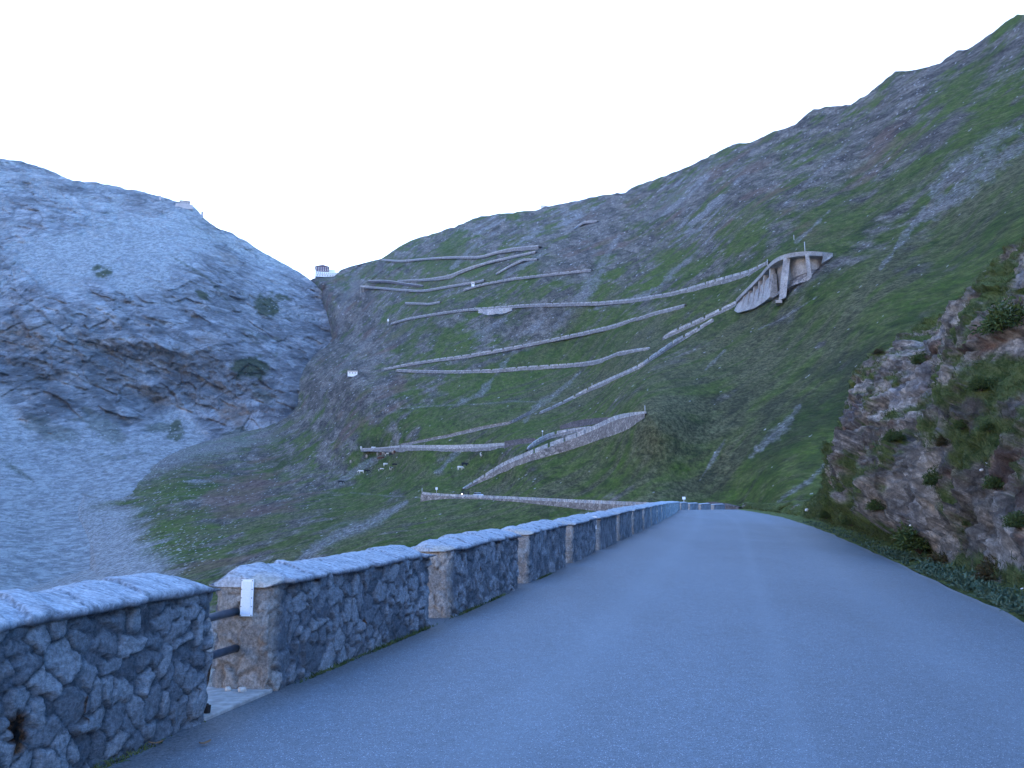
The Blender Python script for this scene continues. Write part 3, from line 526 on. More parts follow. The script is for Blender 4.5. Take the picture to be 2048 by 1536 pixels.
# ------------------------------------------------------------------ road
AZ = R(12.42); rd = np.array([math.sin(AZ), math.cos(AZ)]); rr = np.array([math.cos(AZ), -math.sin(AZ)])
def road_z(s): return np.interp(s, [-40, 0, 40, 60, 90, 122, 140, 170], [-2.55, 0, 2.55, 3.72, 5.3, 6.95, 7.5, 7.6])
def road_c(s): return np.where(s < 35, 0, -2.9 * ((np.clip(s, 35, 122) - 35) / 87) ** 1.6) + np.where(s > 122, (s - 122) * 0.10 + ((s - 122) / 30) ** 2 * 7, 0)
LW, RW = 3.56, 3.34
def road_pt(s, off, dz=0.0):
    s = np.asarray(s, float); l = road_c(s) + off
    return np.stack([rd[0] * s + rr[0] * l, rd[1] * s + rr[1] * l, road_z(s) + dz], -1)
def road():
    s = np.concatenate([np.arange(-25, 30, 0.5), np.arange(30, 176, 1.5)]); o = np.linspace(-1, 1, 121)
    S, O = np.meshgrid(s, o, indexing='ij')
    edge = 0.10 * fbm(S / 1.3, 0 * S, 0 * S, 4, 77)
    off = np.where(O < 0, O * (LW + 0.55), O * (RW + edge * ss(.9, 1, O)))
    pts = road_pt(S, off, 0.0); pts[..., 2] -= 0.012 * np.abs(O) ** 2
    track = 0.22 * np.exp(-((off - 0.35) / 0.13) ** 2) + 0.22 * np.exp(-((off + 1.5) / 0.3) ** 2) + 0.18 * np.exp(-((off - 1.9) / 0.35) ** 2)
    ed = ss(.965, 1.0, O) * 0.6
    dirt_shade = np.clip((1 - ss(0, .42, off + 3.62 + .22 * fbm(S / .9, off / .5, 0 * S, 4, 78))) * .75 + .4 * (1 - ss(0, .22, RW - off + .12 * fbm(S / .7, 0 * S, 0 * S, 3, 79))), 0, 1)  # soft contact shade painted along the wall foot, plus dirt at the right edge
    me = grid_mesh('road', pts[:, ::-1], dict(track=track[:, ::-1], edge=ed[:, ::-1], dirt_shade=dirt_shade[:, ::-1]))
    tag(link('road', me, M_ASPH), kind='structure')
    # verge and embankment under the road
    S = np.arange(-40, 200, 1.5); prof = [(-90, -48), (-45, -27), (-20, -13), (-8, -4.5), (-4.6, -0.4), (-4.3, -0.09), (0, -0.15), (3.4, -0.1), (6, -0.05), (9, 1)]
    pts = np.stack([road_pt(S, a, b) for a, b in prof], 1)
    n = fbm(pts[..., 0] / 6, pts[..., 1] / 6, 0 * pts[..., 0], 3, 3); pts[:, :4, 2] += n[:, :4] * 0.8
    z0 = np.zeros(pts.shape[:2])
    me = grid_mesh('embankment', pts[:, ::-1], dict(rock=z0 + .2, dry=z0 + .5, red=z0, scree=z0, dark=z0, pebble=z0, tone=z0 + .5))
    tag(link('embankment', me, M_HILL), kind='structure')
road()
# ------------------------------------------------------------------ rock cutting on the right of the road
CREST = [(1494, 1012, 150, 140), (1530, 1012, 118, 110), (1572, 1008, 90, 85), (1620, 1003, 66, 62), (1660, 985, 54, 48), (1692, 940, 47, 38), (1716, 880, 43, 31), (1738, 800, 42, 26), (1775, 722, 43, 22.5), (1840, 668, 45, 19), (1905, 635, 46, 16), (1990, 570, 46, 13), (2070, 500, 44, 10.5), (2250, 380, 40, 7), (2700, 200, 32, 2), (3300, 0, 26, -6)]
def bank():
    ss_ = np.array([c[3] for c in CREST], float); cr = np.array([P(c[0], c[1], c[2]) for c in CREST])
    o_ = np.argsort(ss_); ss_ = ss_[o_]; cr = cr[o_]
    S = np.concatenate([np.linspace(-6, 8, 60), 8 + (np.linspace(0, 1, 620) ** 1.7) * 132]); nT = 330; T = np.linspace(0, 1, nT)
    cx = np.stack([np.interp(S, ss_, cr[:, k]) for k in range(3)], -1)
    base = road_pt(S, RW + 0.02, -0.03)
    k = T[None, :, None]
    foot = base + np.concatenate([np.broadcast_to(rr[None] * 0.75, (len(S), 2)), np.full((len(S), 1), 0.12)], 1)
    lin = foot[:, None] + (cx - foot)[:, None] * k
    H = np.linalg.norm(cx - foot, axis=-1)[:, None]
    out = np.array([-rr[0], -rr[1], 0.55]); out /= np.linalg.norm(out)
    bul = np.sin(math.pi * np.clip(T, 0, 1)) ** 0.8
    x, y, z = lin[..., 0], lin[..., 1], lin[..., 2]
    near = np.clip(H / 12, 0.06, 1)
    n = 1.2 * fbm(x / 5, y / 6, z / 4, 4, 611) + 0.7 * (ridged(x / 2.0 + z / 4, y / 2.4, z / 1.6, 5, 621) - .2) + 0.34 * fbm(x / .7, y / .7, z / .5, 5, 631, .65) + .2 * (ridged(x / .8, y / .8, z / .5, 3, 632)) + .55 * (blocks(x, y, z, 1.5, 721) - .5) + .26 * (blocks(x, y, z, .6, 722) - .5)
    step = 0.30 * vnoise(x / 3, y / 3, np.floor((z + 0.35 * y * .5) / 0.9) * 1.7, 641)
    ends = ss(0, 0.06, T)[None] * (1 - 0.85 * ss(0.9, 1, T))[None]
    rise = 0.05 * H * (np.sin(math.pi * T) ** 1)[None]
    dsp = (n + step) * ends * near * (0.75 + 0.25 * ss(14, 26, S))[:, None] + rise
    pts = lin + dsp[..., None] * out
    # the verge strip at the road's edge and the ground beyond the crest
    verge = np.linspace(0, 1, 8)[:-1]
    vg = base[:, None] + (foot - base)[:, None] * verge[None, :, None]
    vg[..., 2] += 0.05 * fbm(vg[..., 0] / .3, vg[..., 1] / .3, 0 * vg[..., 0], 3, 12)
    back = []
    for j in range(1, 16):
        q = cx.copy(); st = 1.1 * j ** 1.35; q[:, 0] += rr[0] * st * .95 + rd[0] * st * .3; q[:, 1] += rr[1] * st * .95 + rd[1] * st * .3; q[:, 2] += st * 0.02
        back.append(q)
    back = np.stack(back, 1)
    allp = np.concatenate([vg, pts, back], 1)
    x, y, z = allp[..., 0], allp[..., 1], allp[..., 2]
    nx = fbm(x / 1.7, y / 2.4, z / 1.2, 5, 651, .62); nf = fbm(x / .5, y / .6, z / .4, 4, 652, .6)
    Tall = np.concatenate([np.full(7, 0.0), T, np.full(15, 1.0)])[None]
    far = np.maximum(ss(31, 44, S)[:, None], ss(20, 34, S)[:, None] * (1 - ss(.25, .6, Tall)) * .8)
    gw = 0.44 + 0.25 * ss(.55, 1.0, Tall) + 0.42 * far + 0.35 * (1 - ss(0, .05, Tall)) + 0.15 * ss(.75, 1, Tall)
    grass = ss(-.06, .09, nx * .8 + nf * .35 - (0.52 - gw) * 1.0)
    red = 0.7 * ss(.2, .36, fbm(x / 1.3, y / 1.8, z / .8, 5, 661, .6)); sl = 0.7 * ss(.18, .34, fbm(x / 1.6, y / 2.2, z / 1.1, 5, 671, .6))
    tone = np.clip(.5 + .6 * (blocks(x, y, z, 1.5, 721) - .5) + .5 * (blocks(x, y, z, .6, 722) - .5) + .35 * (blocks(x, y, z, .25, 723) - .5) + .45 * nf, 0, 1.1)
    me = grid_mesh('rock_cutting', allp, dict(grass=grass, red=red, slate=sl, tone=tone))
    tag(link('rock_cutting', me, M_BANK), kind='structure')
    return S, T, pts, grass[:, 7:7 + nT]
BS, BT, BP, BG = bank()
# ------------------------------------------------------------------ rubble stone parapet along the road
def wall_body(Ln, T, H, g, res, seed, spots=(), rot_tan=0.42):
    per = 2 * (Ln + T); nq = max(24, int(per / res)); nh = max(6, int(H / res)) + 1
    q = np.arange(nq) * per / nq; h = np.linspace(-0.25, H, nh)
    Q, Hh = np.meshgrid(q, h, indexing='xy')
    def pos(q):
        x = np.select([q < Ln, q < Ln + T, q < 2 * Ln + T], [q, Ln + 0 * q, Ln - (q - Ln - T)], 0 * q)
        y = np.select([q < Ln, q < Ln + T, q < 2 * Ln + T], [0 * q, q - Ln, T + 0 * q], T - (q - 2 * Ln - T))
        return x, y
    X, Y = pos(Q)
    # rounded corners and outward direction
    cx, cy = X - Ln / 2, Y - T / 2; r = 0.07
    ix = np.clip(X, r, Ln - r); iy = np.clip(Y, r, T - r)
    nx, ny = X - ix, Y - iy; nl = np.hypot(nx, ny) + 1e-9; nx /= nl; ny /= nl
    X = ix + nx * r; Y = iy + ny * r
    rs = np.random.RandomState(seed)
    cw, ch = (0.165, 0.125)
    sq, sh = np.meshgrid(np.arange(0, per + cw, cw), np.arange(-0.35, H + .2, ch))
    sq = (sq + rs.uniform(-.5, .5, sq.shape) * cw * 1.0).ravel(); sh = (sh + rs.uniform(-.5, .5, sh.shape) * ch * 1.0).ravel()
    k = rs.rand(len(sq)) > 0.30; sq, sh = sq[k], sh[k]; n = len(sq); rnd = rs.rand(n); asp = rs.uniform(0.65, 1.55, n); tx = rs.uniform(-1, 1, (n, 2))
    wq = Q + 0.075 * fbm(Q / .13, Hh / .13, 0 * Q, 3, seed + 1, .6); wh = Hh + 0.065 * fbm(Q / .13, Hh / .13, 0 * Q + 9, 3, seed + 2, .6)
    f1 = np.full(Q.shape, 9.0); f2 = np.full(Q.shape, 9.0); cid = np.zeros(Q.shape, int)
    for i in range(n):
        d = np.hypot((wq - sq[i]) / asp[i], (wh - sh[i]) * asp[i])
        m = d < f1; f2 = np.where(m, f1, np.minimum(f2, d)); f1 = np.where(m, d, f1); cid = np.where(m, i, cid)
    e = f2 - f1 - .022 * ss(-.1, .5, fbm(Q / .22, Hh / .2, 0 * Q, 3, seed + 12))
    bulge = ss(0.0, 0.026, e)
    det = min(1.0, 0.03 / res)
    endface = ((Q > 2 * Ln + T) | (Q < 0.03)).astype(float)
    disp = bulge * (0.018 + 0.03 * rnd[cid]) * (1 - .35 * endface) + bulge * ((wq - sq[cid]) * tx[cid, 0] + (wh - sh[cid]) * tx[cid, 1]) * 0.16
    disp = disp + 0.010 * fbm(Q / .05, Hh / .05, 0 * Q, 3, seed + 3, .6) + 0.02 * fbm(Q / .4, Hh / .4, 0 * Q, 2, seed + 4)
    fq = 0.5 * fbm(Q / .2, Hh / .2, 0 * Q, 3, seed + 8)
    tan = np.maximum(ss(2 * Ln + T - .03, 2 * Ln + T + .05, Q), 1 - ss(0.02, 0.20, Q + fq * .14))
    tan = np.maximum(tan, ss(Ln - .06, Ln + .02, Q) * (1 - ss(Ln + T - .02, Ln + T + .05, Q)))
    mort = (1 - ss(0.0, 0.03, e + .01 * fbm(Q / .03, Hh / .03, 0 * Q, 2, seed + 6))) * 0.85
    rust = np.zeros(Q.shape); hole = np.zeros(Q.shape)
    for (kind, a, b, ra, rb) in spots:
        qq = a if kind != 'end' else 2 * Ln + T + (T - a)
        dd = np.hypot((Q - qq) / ra, (Hh - b) / rb) + .5 * fbm(Q / .06, Hh / .06, 0 * Q, 3, seed + 7)
        rust = np.maximum(rust, 1 - ss(.6, 1.05, dd))
        if kind == 'hole': hole = np.maximum(hole, 1 - ss(.25, .6, dd)); disp = disp - 0.04 * (1 - ss(.4, .9, dd))
    X = X + nx * disp; Y = Y + ny * disp
    Z = Hh + g * X
    pts = np.stack([X, Y, Z], -1); pts = np.concatenate([pts, pts[:, :1]], 1)
    at = dict(cell=rnd[cid], mortar=mort, tan=tan, rust=rust, hole=hole); at = {k_: np.concatenate([v_, v_[:, :1]], 1) for k_, v_ in at.items()}
    return grid_mesh('stone_body', pts, at)
def wall_cap(Ln, T, H, g, res, seed):
    nx = max(16, int((Ln + .08) / res)); x = np.linspace(-0.05, Ln + 0.05, nx)
    na = max(8, int(.5 / res)); th = np.linspace(0, 1, na)
    ya = -0.055 + th * (T + 0.11); za = 0.030 + 0.09 * np.clip(th / .55, 0, 1) ** .9 - 0.085 * np.clip((th - .72) / .28, 0, 1) ** 1.3
    yp = np.concatenate([[0.08, 0.0, -0.056, -0.062], ya, [T + .06, T + .05, T, T - .08]]); zp = np.concatenate([[-.03, -.025, -.02, 0.012], za, [.02, -.01, -.02, -.03]])
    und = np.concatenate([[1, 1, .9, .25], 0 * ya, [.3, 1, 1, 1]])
    rs = np.random.RandomState(seed); X, Y = np.meshgrid(x, yp, indexing='ij'); Zp = np.broadcast_to(zp[None], X.shape).copy(); U = np.broadcast_to(und[None], X.shape)
    sk = X - 0.55 * Y + 0.03 * fbm(X / .2, Y / .2, 0 * X, 2, seed)
    edges = np.cumsum(rs.uniform(0.12, 0.42, 80)) - 1.0; idx = np.searchsorted(edges, sk); fr = np.minimum(np.abs(sk - edges[np.clip(idx, 0, 79)]), np.abs(sk - edges[np.clip(idx - 1, 0, 79)]))
    j = ss(0, 0.009, fr); dz = rs.uniform(-.016, .02, 90)[idx]; dy = rs.uniform(-.05, .03, 90)[idx]
    top = np.clip(Zp / .05, 0, 1)
    Z = Zp + top * (dz + 0.020 * fbm(X / .25, Y / .14, 0 * X, 5, seed + 2, .65) + .004 * fbm(sk / .05, Y / .3, 0 * X, 3, seed + 3)) - (1 - j) * .014 * top
    Z = Z + 0.02 * fbm(X / .9, 0 * X, 0 * X, 2, seed + 5)
    front = np.exp(-((Y + .06) / .08) ** 2); Y = Y + front * (dy + .014 * fbm(X / .05, 0 * X, Zp / .05, 3, seed + 4))
    endd = np.minimum(X + .05, Ln + .05 - X); drop = (1 - ss(0, .38, endd)); Z = Z - top * drop ** 1.6 * 0.075
    col = (1 - ss(0, .012, endd)); Y = Y + (T / 2 - Y) * col * .25; Z = Z * (1 - col) + (-.02) * col
    tan = (1 - ss(.0, .18, X + .1 * fbm(X / .1, Y / .1, 0 * X, 3, seed + 6) - .35 * np.clip(.12 - Y, 0, .12))) * (.35 + .65 * (Y < .2)) * .9
    pts = np.stack([X, Y, Z + H + g * X], -1)
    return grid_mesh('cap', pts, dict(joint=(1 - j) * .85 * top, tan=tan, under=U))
def wall_off(s): return np.interp(s, [3, 8, 13, 20], [-3.83, -3.77, -3.63, -3.58])
def road_frame(s):
    a = road_pt(s, wall_off(s)); b = road_pt(s + 4.0, wall_off(s + 4.0)); d = b - a; return a, math.atan2(d[1], d[0]), d[2] / math.hypot(d[0], d[1])
ORD = ['nearest', 'second', 'third', 'fourth', 'fifth', 'sixth', 'seventh', 'eighth', 'ninth', 'tenth', 'eleventh', 'twelfth']
WT = 0.5; lod = {}
seg_list = [(2.72, 4.12)] + [(7.82 + 4.86 * k, 4.05) for k in range(28)]
for i, (s0, Ln) in enumerate(seg_list):
    a, yaw, g = road_frame(s0)
    if s0 > 124: a, yaw, g = road_frame(s0)
    res = 0.0135 if i == 0 else 0.015 if i == 1 else 0.02 if i == 2 else 0.035 if i < 5 else 0.07
    root = empty('stone_parapet', a, yaw)
    if i < 6: key = i
    else: key = 6 + (i % 3)
    if key not in lod:
        spots = []
        if i == 0: spots = [('hole', 2.14, 0.36, .085, .13), ('rust', 2.70, 0.40, .014, .13), ('end', .06, .3, .05, .12), ('rust', 4.1, .33, .05, .10), ('hole', 3.95, .22, .02, .03)]
        if i == 1: spots = [('rust', .85, .84, .09, .04), ('rust', 2.0, .3, .03, .05)]
        if i == 2: spots = [('rust', 1.5, .5, .03, .04)]
        H = 0.93 if i == 0 else 0.86
        lod[key] = (wall_body(Ln, WT, H, g, res, 50 + key, spots), wall_cap(Ln, WT, H, g, max(res, .018), 80 + key), H)
        lod[key][0].materials.append(M_WALL); lod[key][1].materials.append(M_CAP)
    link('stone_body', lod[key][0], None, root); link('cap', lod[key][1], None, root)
    if i == 0: lab = 'nearest stone parapet block with rust stains and a dark hole in its face'
    elif i == 1: lab = 'second rubble stone parapet block with pale tan end face and a white reflector plate'
    elif i < 12: lab = '%s rubble stone parapet block counted from the camera along the road' % ORD[i]
    else: lab = 'small far-off rubble stone parapet block near where the road crests'
    tag(root, lab, 'parapet wall', 'stone parapet blocks along the left edge of the road')
# cut of the gap between the first two blocks: slab, pipes, loose bits
def gap_pt(s, y, z):
    a, yaw, g = road_frame(s); return Vector((a[0] - math.sin(yaw) * y, a[1] + math.cos(yaw) * y, a[2] + z))
for zz, lab in ((0.64, 'upper of the two dark steel rails bridging the gap between the first two wall blocks'), (0.34, 'lower of the two dark steel rails bridging the gap between the first two wall blocks')):
    m = MB(); m.tube(gap_pt(6.7, .30, zz), gap_pt(8.0, .30, zz + .0), 0.033, n=20)
    o = m.build('guard_rail', M_STEEL, smooth=True); tag(o, lab, 'rail', 'steel rails in the wall gap')
M_SLAB = plain('pale_concrete_slab', (0.33, 0.31, 0.29), 0.9, 0.25, 12)
m = MB(); c = [gap_pt(6.80, -.03, -.1), gap_pt(7.86, -.03, -.1), gap_pt(7.86, .6, -.1), gap_pt(6.80, .6, -.1)]; m.hexa([tuple(p) for p in c] + [tuple(p + Vector((0, 0, .118))) for p in c])
tag(m.build('threshold_slab', M_SLAB, bevel=.008), 'pale concrete slab lying in the gap between the first two wall blocks', 'slab')
def pebble(name, p, r, mat, lab, cat, seed, group=None, flat=.7):
    bm = bmesh.new(); bmesh.ops.create_icosphere(bm, subdivisions=3, radius=1)
    co = np.array([v.co[:] for v in bm.verts]); n = fbm(co[:, 0] * 1.2 + seed, co[:, 1] * 1.2, co[:, 2] * 1.2, 3, seed); q = np.sign(co) * np.abs(co) ** 0.8
    q = q * (1 + .35 * n)[:, None] * r * np.array([1, .8, flat])
    for v, c_ in zip(bm.verts, q): v.co = c_
    me = bpy.data.meshes.new(name); bm.to_mesh(me); bm.free()
    o = link(name, me, mat, loc=Vector(p) + Vector((0, 0, r * flat * .55))); o.rotation_euler = (0, 0, seed * 1.3); tag(o, lab, cat, group); return o
M_PALE = plain('pale_stone', (0.50, 0.46, 0.41), 0.9, 0.25, 25)
pebble('loose_stone', gap_pt(7.70, .16, .018), .035, M_PALE, 'larger pale loose stone at the foot of the tan end face in the wall gap', 'stone', 3)
pebble('loose_stone', gap_pt(7.72, .30, .018), .028, M_PALE, 'smaller pale loose stone further back in the wall gap', 'stone', 5)
m = MB(); m.tube(gap_pt(6.93, .03, .02), gap_pt(6.93, .03, .075), .024, .028, n=14); m.tube(gap_pt(6.93, .03, .075), gap_pt(6.93, .03, .088), .016, .008, n=14)
tag(m.build('bolt_stub', plain('rusty_iron', (0.03, 0.022, 0.02), .8), bevel=.002), 'small dark iron stub standing on the slab beside the nearest wall block', 'bolt')
def leaf(px, lab, rz):
    d = ray(*px); t = 1.6 / (0.0637 * (d[0] * rd[0] + d[1] * rd[1]) - d[2]); p = CAM + d * t
    nx_ = 9; x = np.linspace(-1, 1, nx_); X, Y = np.meshgrid(x, np.linspace(-1, 1, 5), indexing='ij')
    wd = np.sqrt(np.clip(1 - x ** 2, 0.02, 1))[:, None]; pts = np.stack([X * .045, Y * wd * .016, .008 + .012 * X ** 2 + .006 * Y ** 2], -1)
    up = pts[:, ::-1]; me = grid_mesh('leaf', up)
    o = link('dry_leaf', me, plain('dry_leaf', (0.2, 0.12, 0.07), .8), loc=p); o.rotation_euler = (0.06, -.06, rz)
    md = o.modifiers.new('t', 'SOLIDIFY'); md.thickness = .002
    tag(o, lab, 'leaf', 'dry leaves on the asphalt')
leaf((312, 1489), 'brown dry leaf on the asphalt, the left one near the nearest wall block', .3)
leaf((410, 1489), 'brown dry leaf on the asphalt, the right one near the nearest wall block', .9)
# reflectors
M_REFL = NT('reflective_sheet', .35, .5); M_REFL = M_REFL.done(M_REFL.mix(M_REFL.ramp(M_REFL.vor(160), .3, .5), (0.74, 0.78, 0.84), (0.62, 0.67, 0.75)))
def reflector(i, lab, sc=1.0):
    s0 = seg_list[i][0]; a, yaw, g = road_frame(s0 - .055)
    root = empty('reflector_plate', Vector(a), yaw)
    yo, zo = (.075, .045) if i == 1 else (.0, .0)
    m = MB(); m.box(-.012, 0.0, yo + .055, yo + .055 + .112 * sc, zo + .56, zo + .56 + .30 * sc); m.build('backing_plate', M_WHITE, root, bevel=.003)
    m = MB(); m.box(-.0165, -.0125, yo + .072, yo + .055 + .095 * sc, zo + .578, zo + .542 + .30 * sc); m.build('reflective_face', M_REFL, root)
    if i == 1:
        for zz in (.57, .64, .71, .78, .85):
            for yy in (.0635, .1585):
                m = MB(); m.tube((-.018, yo + yy, zo + zz), (-.0125, yo + yy, zo + zz), .004, n=8); m.build('screw', M_STEEL, root)
    tag(root, lab, 'reflector', 'white reflector plates on the parapet ends')
reflector(1, 'large white reflector plate screwed to the tan end of the second wall block')
for i, l in ((5, 'white reflector plate on the end of the sixth wall block'), (9, 'tiny white reflector plate on the tenth wall block'), (16, 'tiny white reflector plate on a far wall block near the crest')): reflector(i, l, 1.15)
# ------------------------------------------------------------------ posts and signs
def post_sign(foot, h, r, lab, plate=None, cat='sign post', mat=None, name='sign_post'):
    root = empty(name, foot); m = MB(); m.tube((0, 0, 0), (0, 0, h), r, r * .9, n=10); m.build('pole', mat or M_PALEPOLE, root, smooth=True)
    if plate:
        w_, h_ = plate; m = MB(); m.box(-w_ / 2, w_ / 2, -r - .03, -r, h - h_, h); m.build('plate', M_WHITE, root, bevel=.004)
    tag(root, lab, cat); return root
M_PALEPOLE = plain('pale_post', (0.5, 0.5, 0.5), .6)
# ------------------------------------------------------------------ hairpin roads on the slope
M_FARROAD = plain('far_asphalt', (0.17, 0.18, 0.2), .85, .1, .3)
def leg(lab, path, ph, rh, shift=3.0, mat=None, rmat=None, blocks=None, road=5.0, rows=True, gap=.8, Lb=4.2):
    """path: (u, v[, D]) of the parapet's top; ph, rh heights of parapet and wall below, in photo pixels"""
    us = [p[0] for p in path]; n = max(12, int(sum(math.hypot(a[0] - b[0], a[1] - b[1]) for a, b in zip(path[:-1], path[1:])) / 6))
    arc = np.concatenate([[0], np.cumsum([math.hypot(a[0] - b[0], a[1] - b[1]) for a, b in zip(path[:-1], path[1:])])]); tt = np.linspace(0, arc[-1], n)
    U = np.interp(tt, arc, us); V = np.interp(tt, arc, [p[1] for p in path])
    k = np.ones(5) / 5
    if n > 16:
        Up = np.pad(U, 2, 'reflect', reflect_type='odd'); Vp = np.pad(V, 2, 'reflect', reflect_type='odd'); U = np.convolve(Up, k, 'valid'); V = np.convolve(Vp, k, 'valid')
    if len(path[0]) > 2: D = np.interp(tt, arc, [p[2] for p in path])
    else:
        tot = np.interp(tt, arc, np.broadcast_to(ph, len(path)) if np.ndim(ph) == 0 else ph) + np.interp(tt, arc, np.broadcast_to(rh, len(path)) if np.ndim(rh) == 0 else rh) * (1 if lab.startswith(('wall climbing right from the lowest', 'long low pale', 'pale stone facing')) else .45)
        D = np.minimum(D_hill(U, V + 3), D_hill(U, V + tot * .9 + 2) + 2.5); Dp = np.pad(D, 4, 'edge'); D = np.minimum(np.convolve(Dp, np.ones(9) / 9, 'valid'), D + 1) - min(shift, 2.5) - .003 * D
    T = P(U, V, D); scl = D / F
    PH = np.interp(tt, arc, np.broadcast_to(ph, len(path)) if np.ndim(ph) == 0 else ph) * scl * (.88 - .33 * ss(380, 560, D)); RH = np.interp(tt, arc, np.broadcast_to(rh, len(path)) if np.ndim(rh) == 0 else rh) * scl; RH = RH * (1 - .5 * ss(420, 600, D)); RH = RH * (1 + .5 * fbm(tt / 9, 0 * tt, 0 * tt + len(lab), 3, 5)); Lb_gap = None
    tg = np.gradient(T, axis=0); hx = np.stack([-tg[:, 1], tg[:, 0]], -1); hx /= np.linalg.norm(hx, axis=-1, keepdims=True)
    e1 = P(U + 12, V, D_hill(U + 12, V)) - P(U - 12, V, D_hill(U - 12, V)); e2 = P(U, V - 12, D_hill(U, V - 12)) - P(U, V + 12, D_hill(U, V + 12)); nn = np.cross(e1, e2); nn *= np.sign(nn[:, 2:3])
    upg = -nn[:, :2]; sg = 1.0 if ((hx * upg).sum(-1) / (np.linalg.norm(upg, axis=-1) + 1e-9)).mean() > 0 else -1.0
    inn = np.concatenate([hx * sg, np.zeros((n, 1))], 1)             # horizontal, into the slope
    root = empty('hairpin_wall', T[n // 2]); inv = np.array(root.location)
    def strip(pa, pb, off_top, off_bot, thick, name, mat):
        a = pa + inn * off_top; b = pb + inn * off_bot
        ring = np.stack([b, a, a + inn * thick, b + inn * (thick + 1.0)], 1) - inv
        me = grid_mesh(name, np.concatenate([ring, ring[:, :1]], 1) if True else ring, smooth=False)
        o = link(name, me, mat, root); return o
    up = np.array([0, 0, 1.0]); base = T - up * PH[:, None]
    seglen = np.concatenate([[0], np.cumsum(np.linalg.norm(np.diff(T, axis=0), axis=1))])
    if blocks:
        nb = min(95, max(2, int(seglen[-1] / (Lb + gap)))); step = seglen[-1] / nb; gp = gap * step / (Lb + gap)
        for i in range(nb):
            s = np.linspace(i * step + gp / 2, (i + 1) * step - gp / 2, 3); f = lambda A: np.stack([np.interp(s, seglen, A[:, c]) for c in range(3)], -1)
            a, b, ii = f(T), f(base), f(inn); rg = np.stack([b, a, a + ii * .5, b + ii * .5], 1) - inv
            me = grid_mesh('parapet_block', np.concatenate([rg, rg[:, :1]], 1), smooth=False)
            bm = bmesh.new(); bm.from_mesh(me); bmesh.ops.remove_doubles(bm, verts=bm.verts[:], dist=1e-4); bmesh.ops.holes_fill(bm, edges=bm.edges[:], sides=8); bmesh.ops.recalc_face_normals(bm, faces=bm.faces[:]); bm.to_mesh(me); bm.free()
            link('parapet_block', me, mat or M_PARA, root)
    else: strip(T, base, 0, 0, .5, 'parapet', mat or M_PARA)
    bot = base - up * np.maximum(RH, .01)[:, None] - up * 1.2
    hv = RH > .02
    if rh is not None: strip(base + up * (.02 if blocks else -.02), bot, -.03, -.03 - .25, .6, 'retaining_wall', rmat or (M_RET if lab.startswith(('wall climbing right from the lowest', 'long low pale')) else M_RETG))
    if road:
        a = base + inn * .35 - up * .02; wd_ = (road * ss(.35, .75, (hx * sg * upg).sum(-1) / (np.linalg.norm(upg, axis=-1) + 1e-9)) + .3)[:, None]; rg = np.stack([a, a + inn * wd_, a + inn * (wd_ * 1.15) + up * .05], 1)
        o = link('hairpin_road', grid_mesh('hairpin_road', rg[:, ::-1] if True else rg, smooth=False), M_FARROAD); tag(o, kind='structure')
    tag(root, lab, 'retaining wall', 'parapet walls of the hairpin roads')
    return T, base, inn
L2 = leg('long low pale parapet wall of the next road section just beyond the stone parapet, two posts at its left end', [(842, 983.5), (850, 985), (905, 988.5), (930, 989), (1000, 992), (1130, 998), (1250, 1003), (1370, 1006.5), (1400, 1008)],
         [5, 5, 5, 6, 6, 7, 8, 8, 8], [12, 10, 1, 0, 0, 8, 15, 18, 18], blocks=True, road=5.5, Lb=4.0)
L3 = leg('wall climbing right from the lowest hairpin, brown rubble masonry below and a post at its top end', [(927, 976), (961, 953), (1008, 923), (1055, 903), (1102, 884), (1149, 867), (1196, 847), (1230, 830.5), (1258, 825), (1290, 822.5)],
         [2, 6, 9, 10, 10, 11, 11, 11, 9, 5], [0, 3, 6, 12, 16, 18, 20, 24, 22, 8], blocks=True, shift=2.0, road=4.0)
leg('short curved wall section above the wall that climbs from the lowest hairpin', [(1056, 896), (1066, 884), (1102, 864), (1142, 857), (1180, 852)], [3, 6, 7, 5, 3], [2, 2, 2, 2, 0], shift=3, blocks=True)
leg('dark retaining wall behind the middle of the wall climbing from the lowest hairpin', [(1120, 852), (1150, 841), (1180, 837), (1220, 834)], [3, 8, 9, 4], [3, 6, 6, 4], shift=1, mat=M_DKRET, rmat=M_DKRET, road=0)
leg('wide low grey wall behind the grazing cows', [(722, 897), (774, 894), (800, 890), (899, 890), (970, 888), (1011, 885)], [2, 3, 6, 9, 8, 6], [0, 3, 4, 4, 4, 5], shift=2)
leg('dark low wall at the right end of the wide grey wall behind the cows', [(1009, 882), (1040, 878), (1070, 876)], [7, 8, 6], [4, 4, 3], mat=M_DKRET, rmat=M_DKRET, shift=2, road=0)
leg('brown low wall running uphill above the wide grey wall', [(800, 888), (836, 881), (899, 868), (961, 853), (1024, 842), (1060, 822)], [3, 4, 4, 4, 4, 2], [2, 2, 2, 2, 2, 1], mat=M_RET, shift=1)
leg('long pale wall climbing steadily from the slope centre to the concrete viaduct', [(1079, 823), (1120, 805), (1184, 771), (1222, 754), (1278, 729), (1312, 706), (1354, 677), (1383, 661), (1427, 635)],
    [2, 3, 5, 6, 6, 6, 6, 5, 3], [0, 1, 1, 2, 4, 4, 3, 3, 1], blocks=True, Lb=5, gap=1.1)
leg('upper pale wall just before the viaduct with a curved lower end', [(1325, 674), (1332, 667), (1345, 660), (1383, 644), (1427, 623), (1473, 601)], [1, 4, 5, 5, 6, 5], [2, 4, 4, 4, 3, 2], blocks=True, Lb=5, gap=1.1)
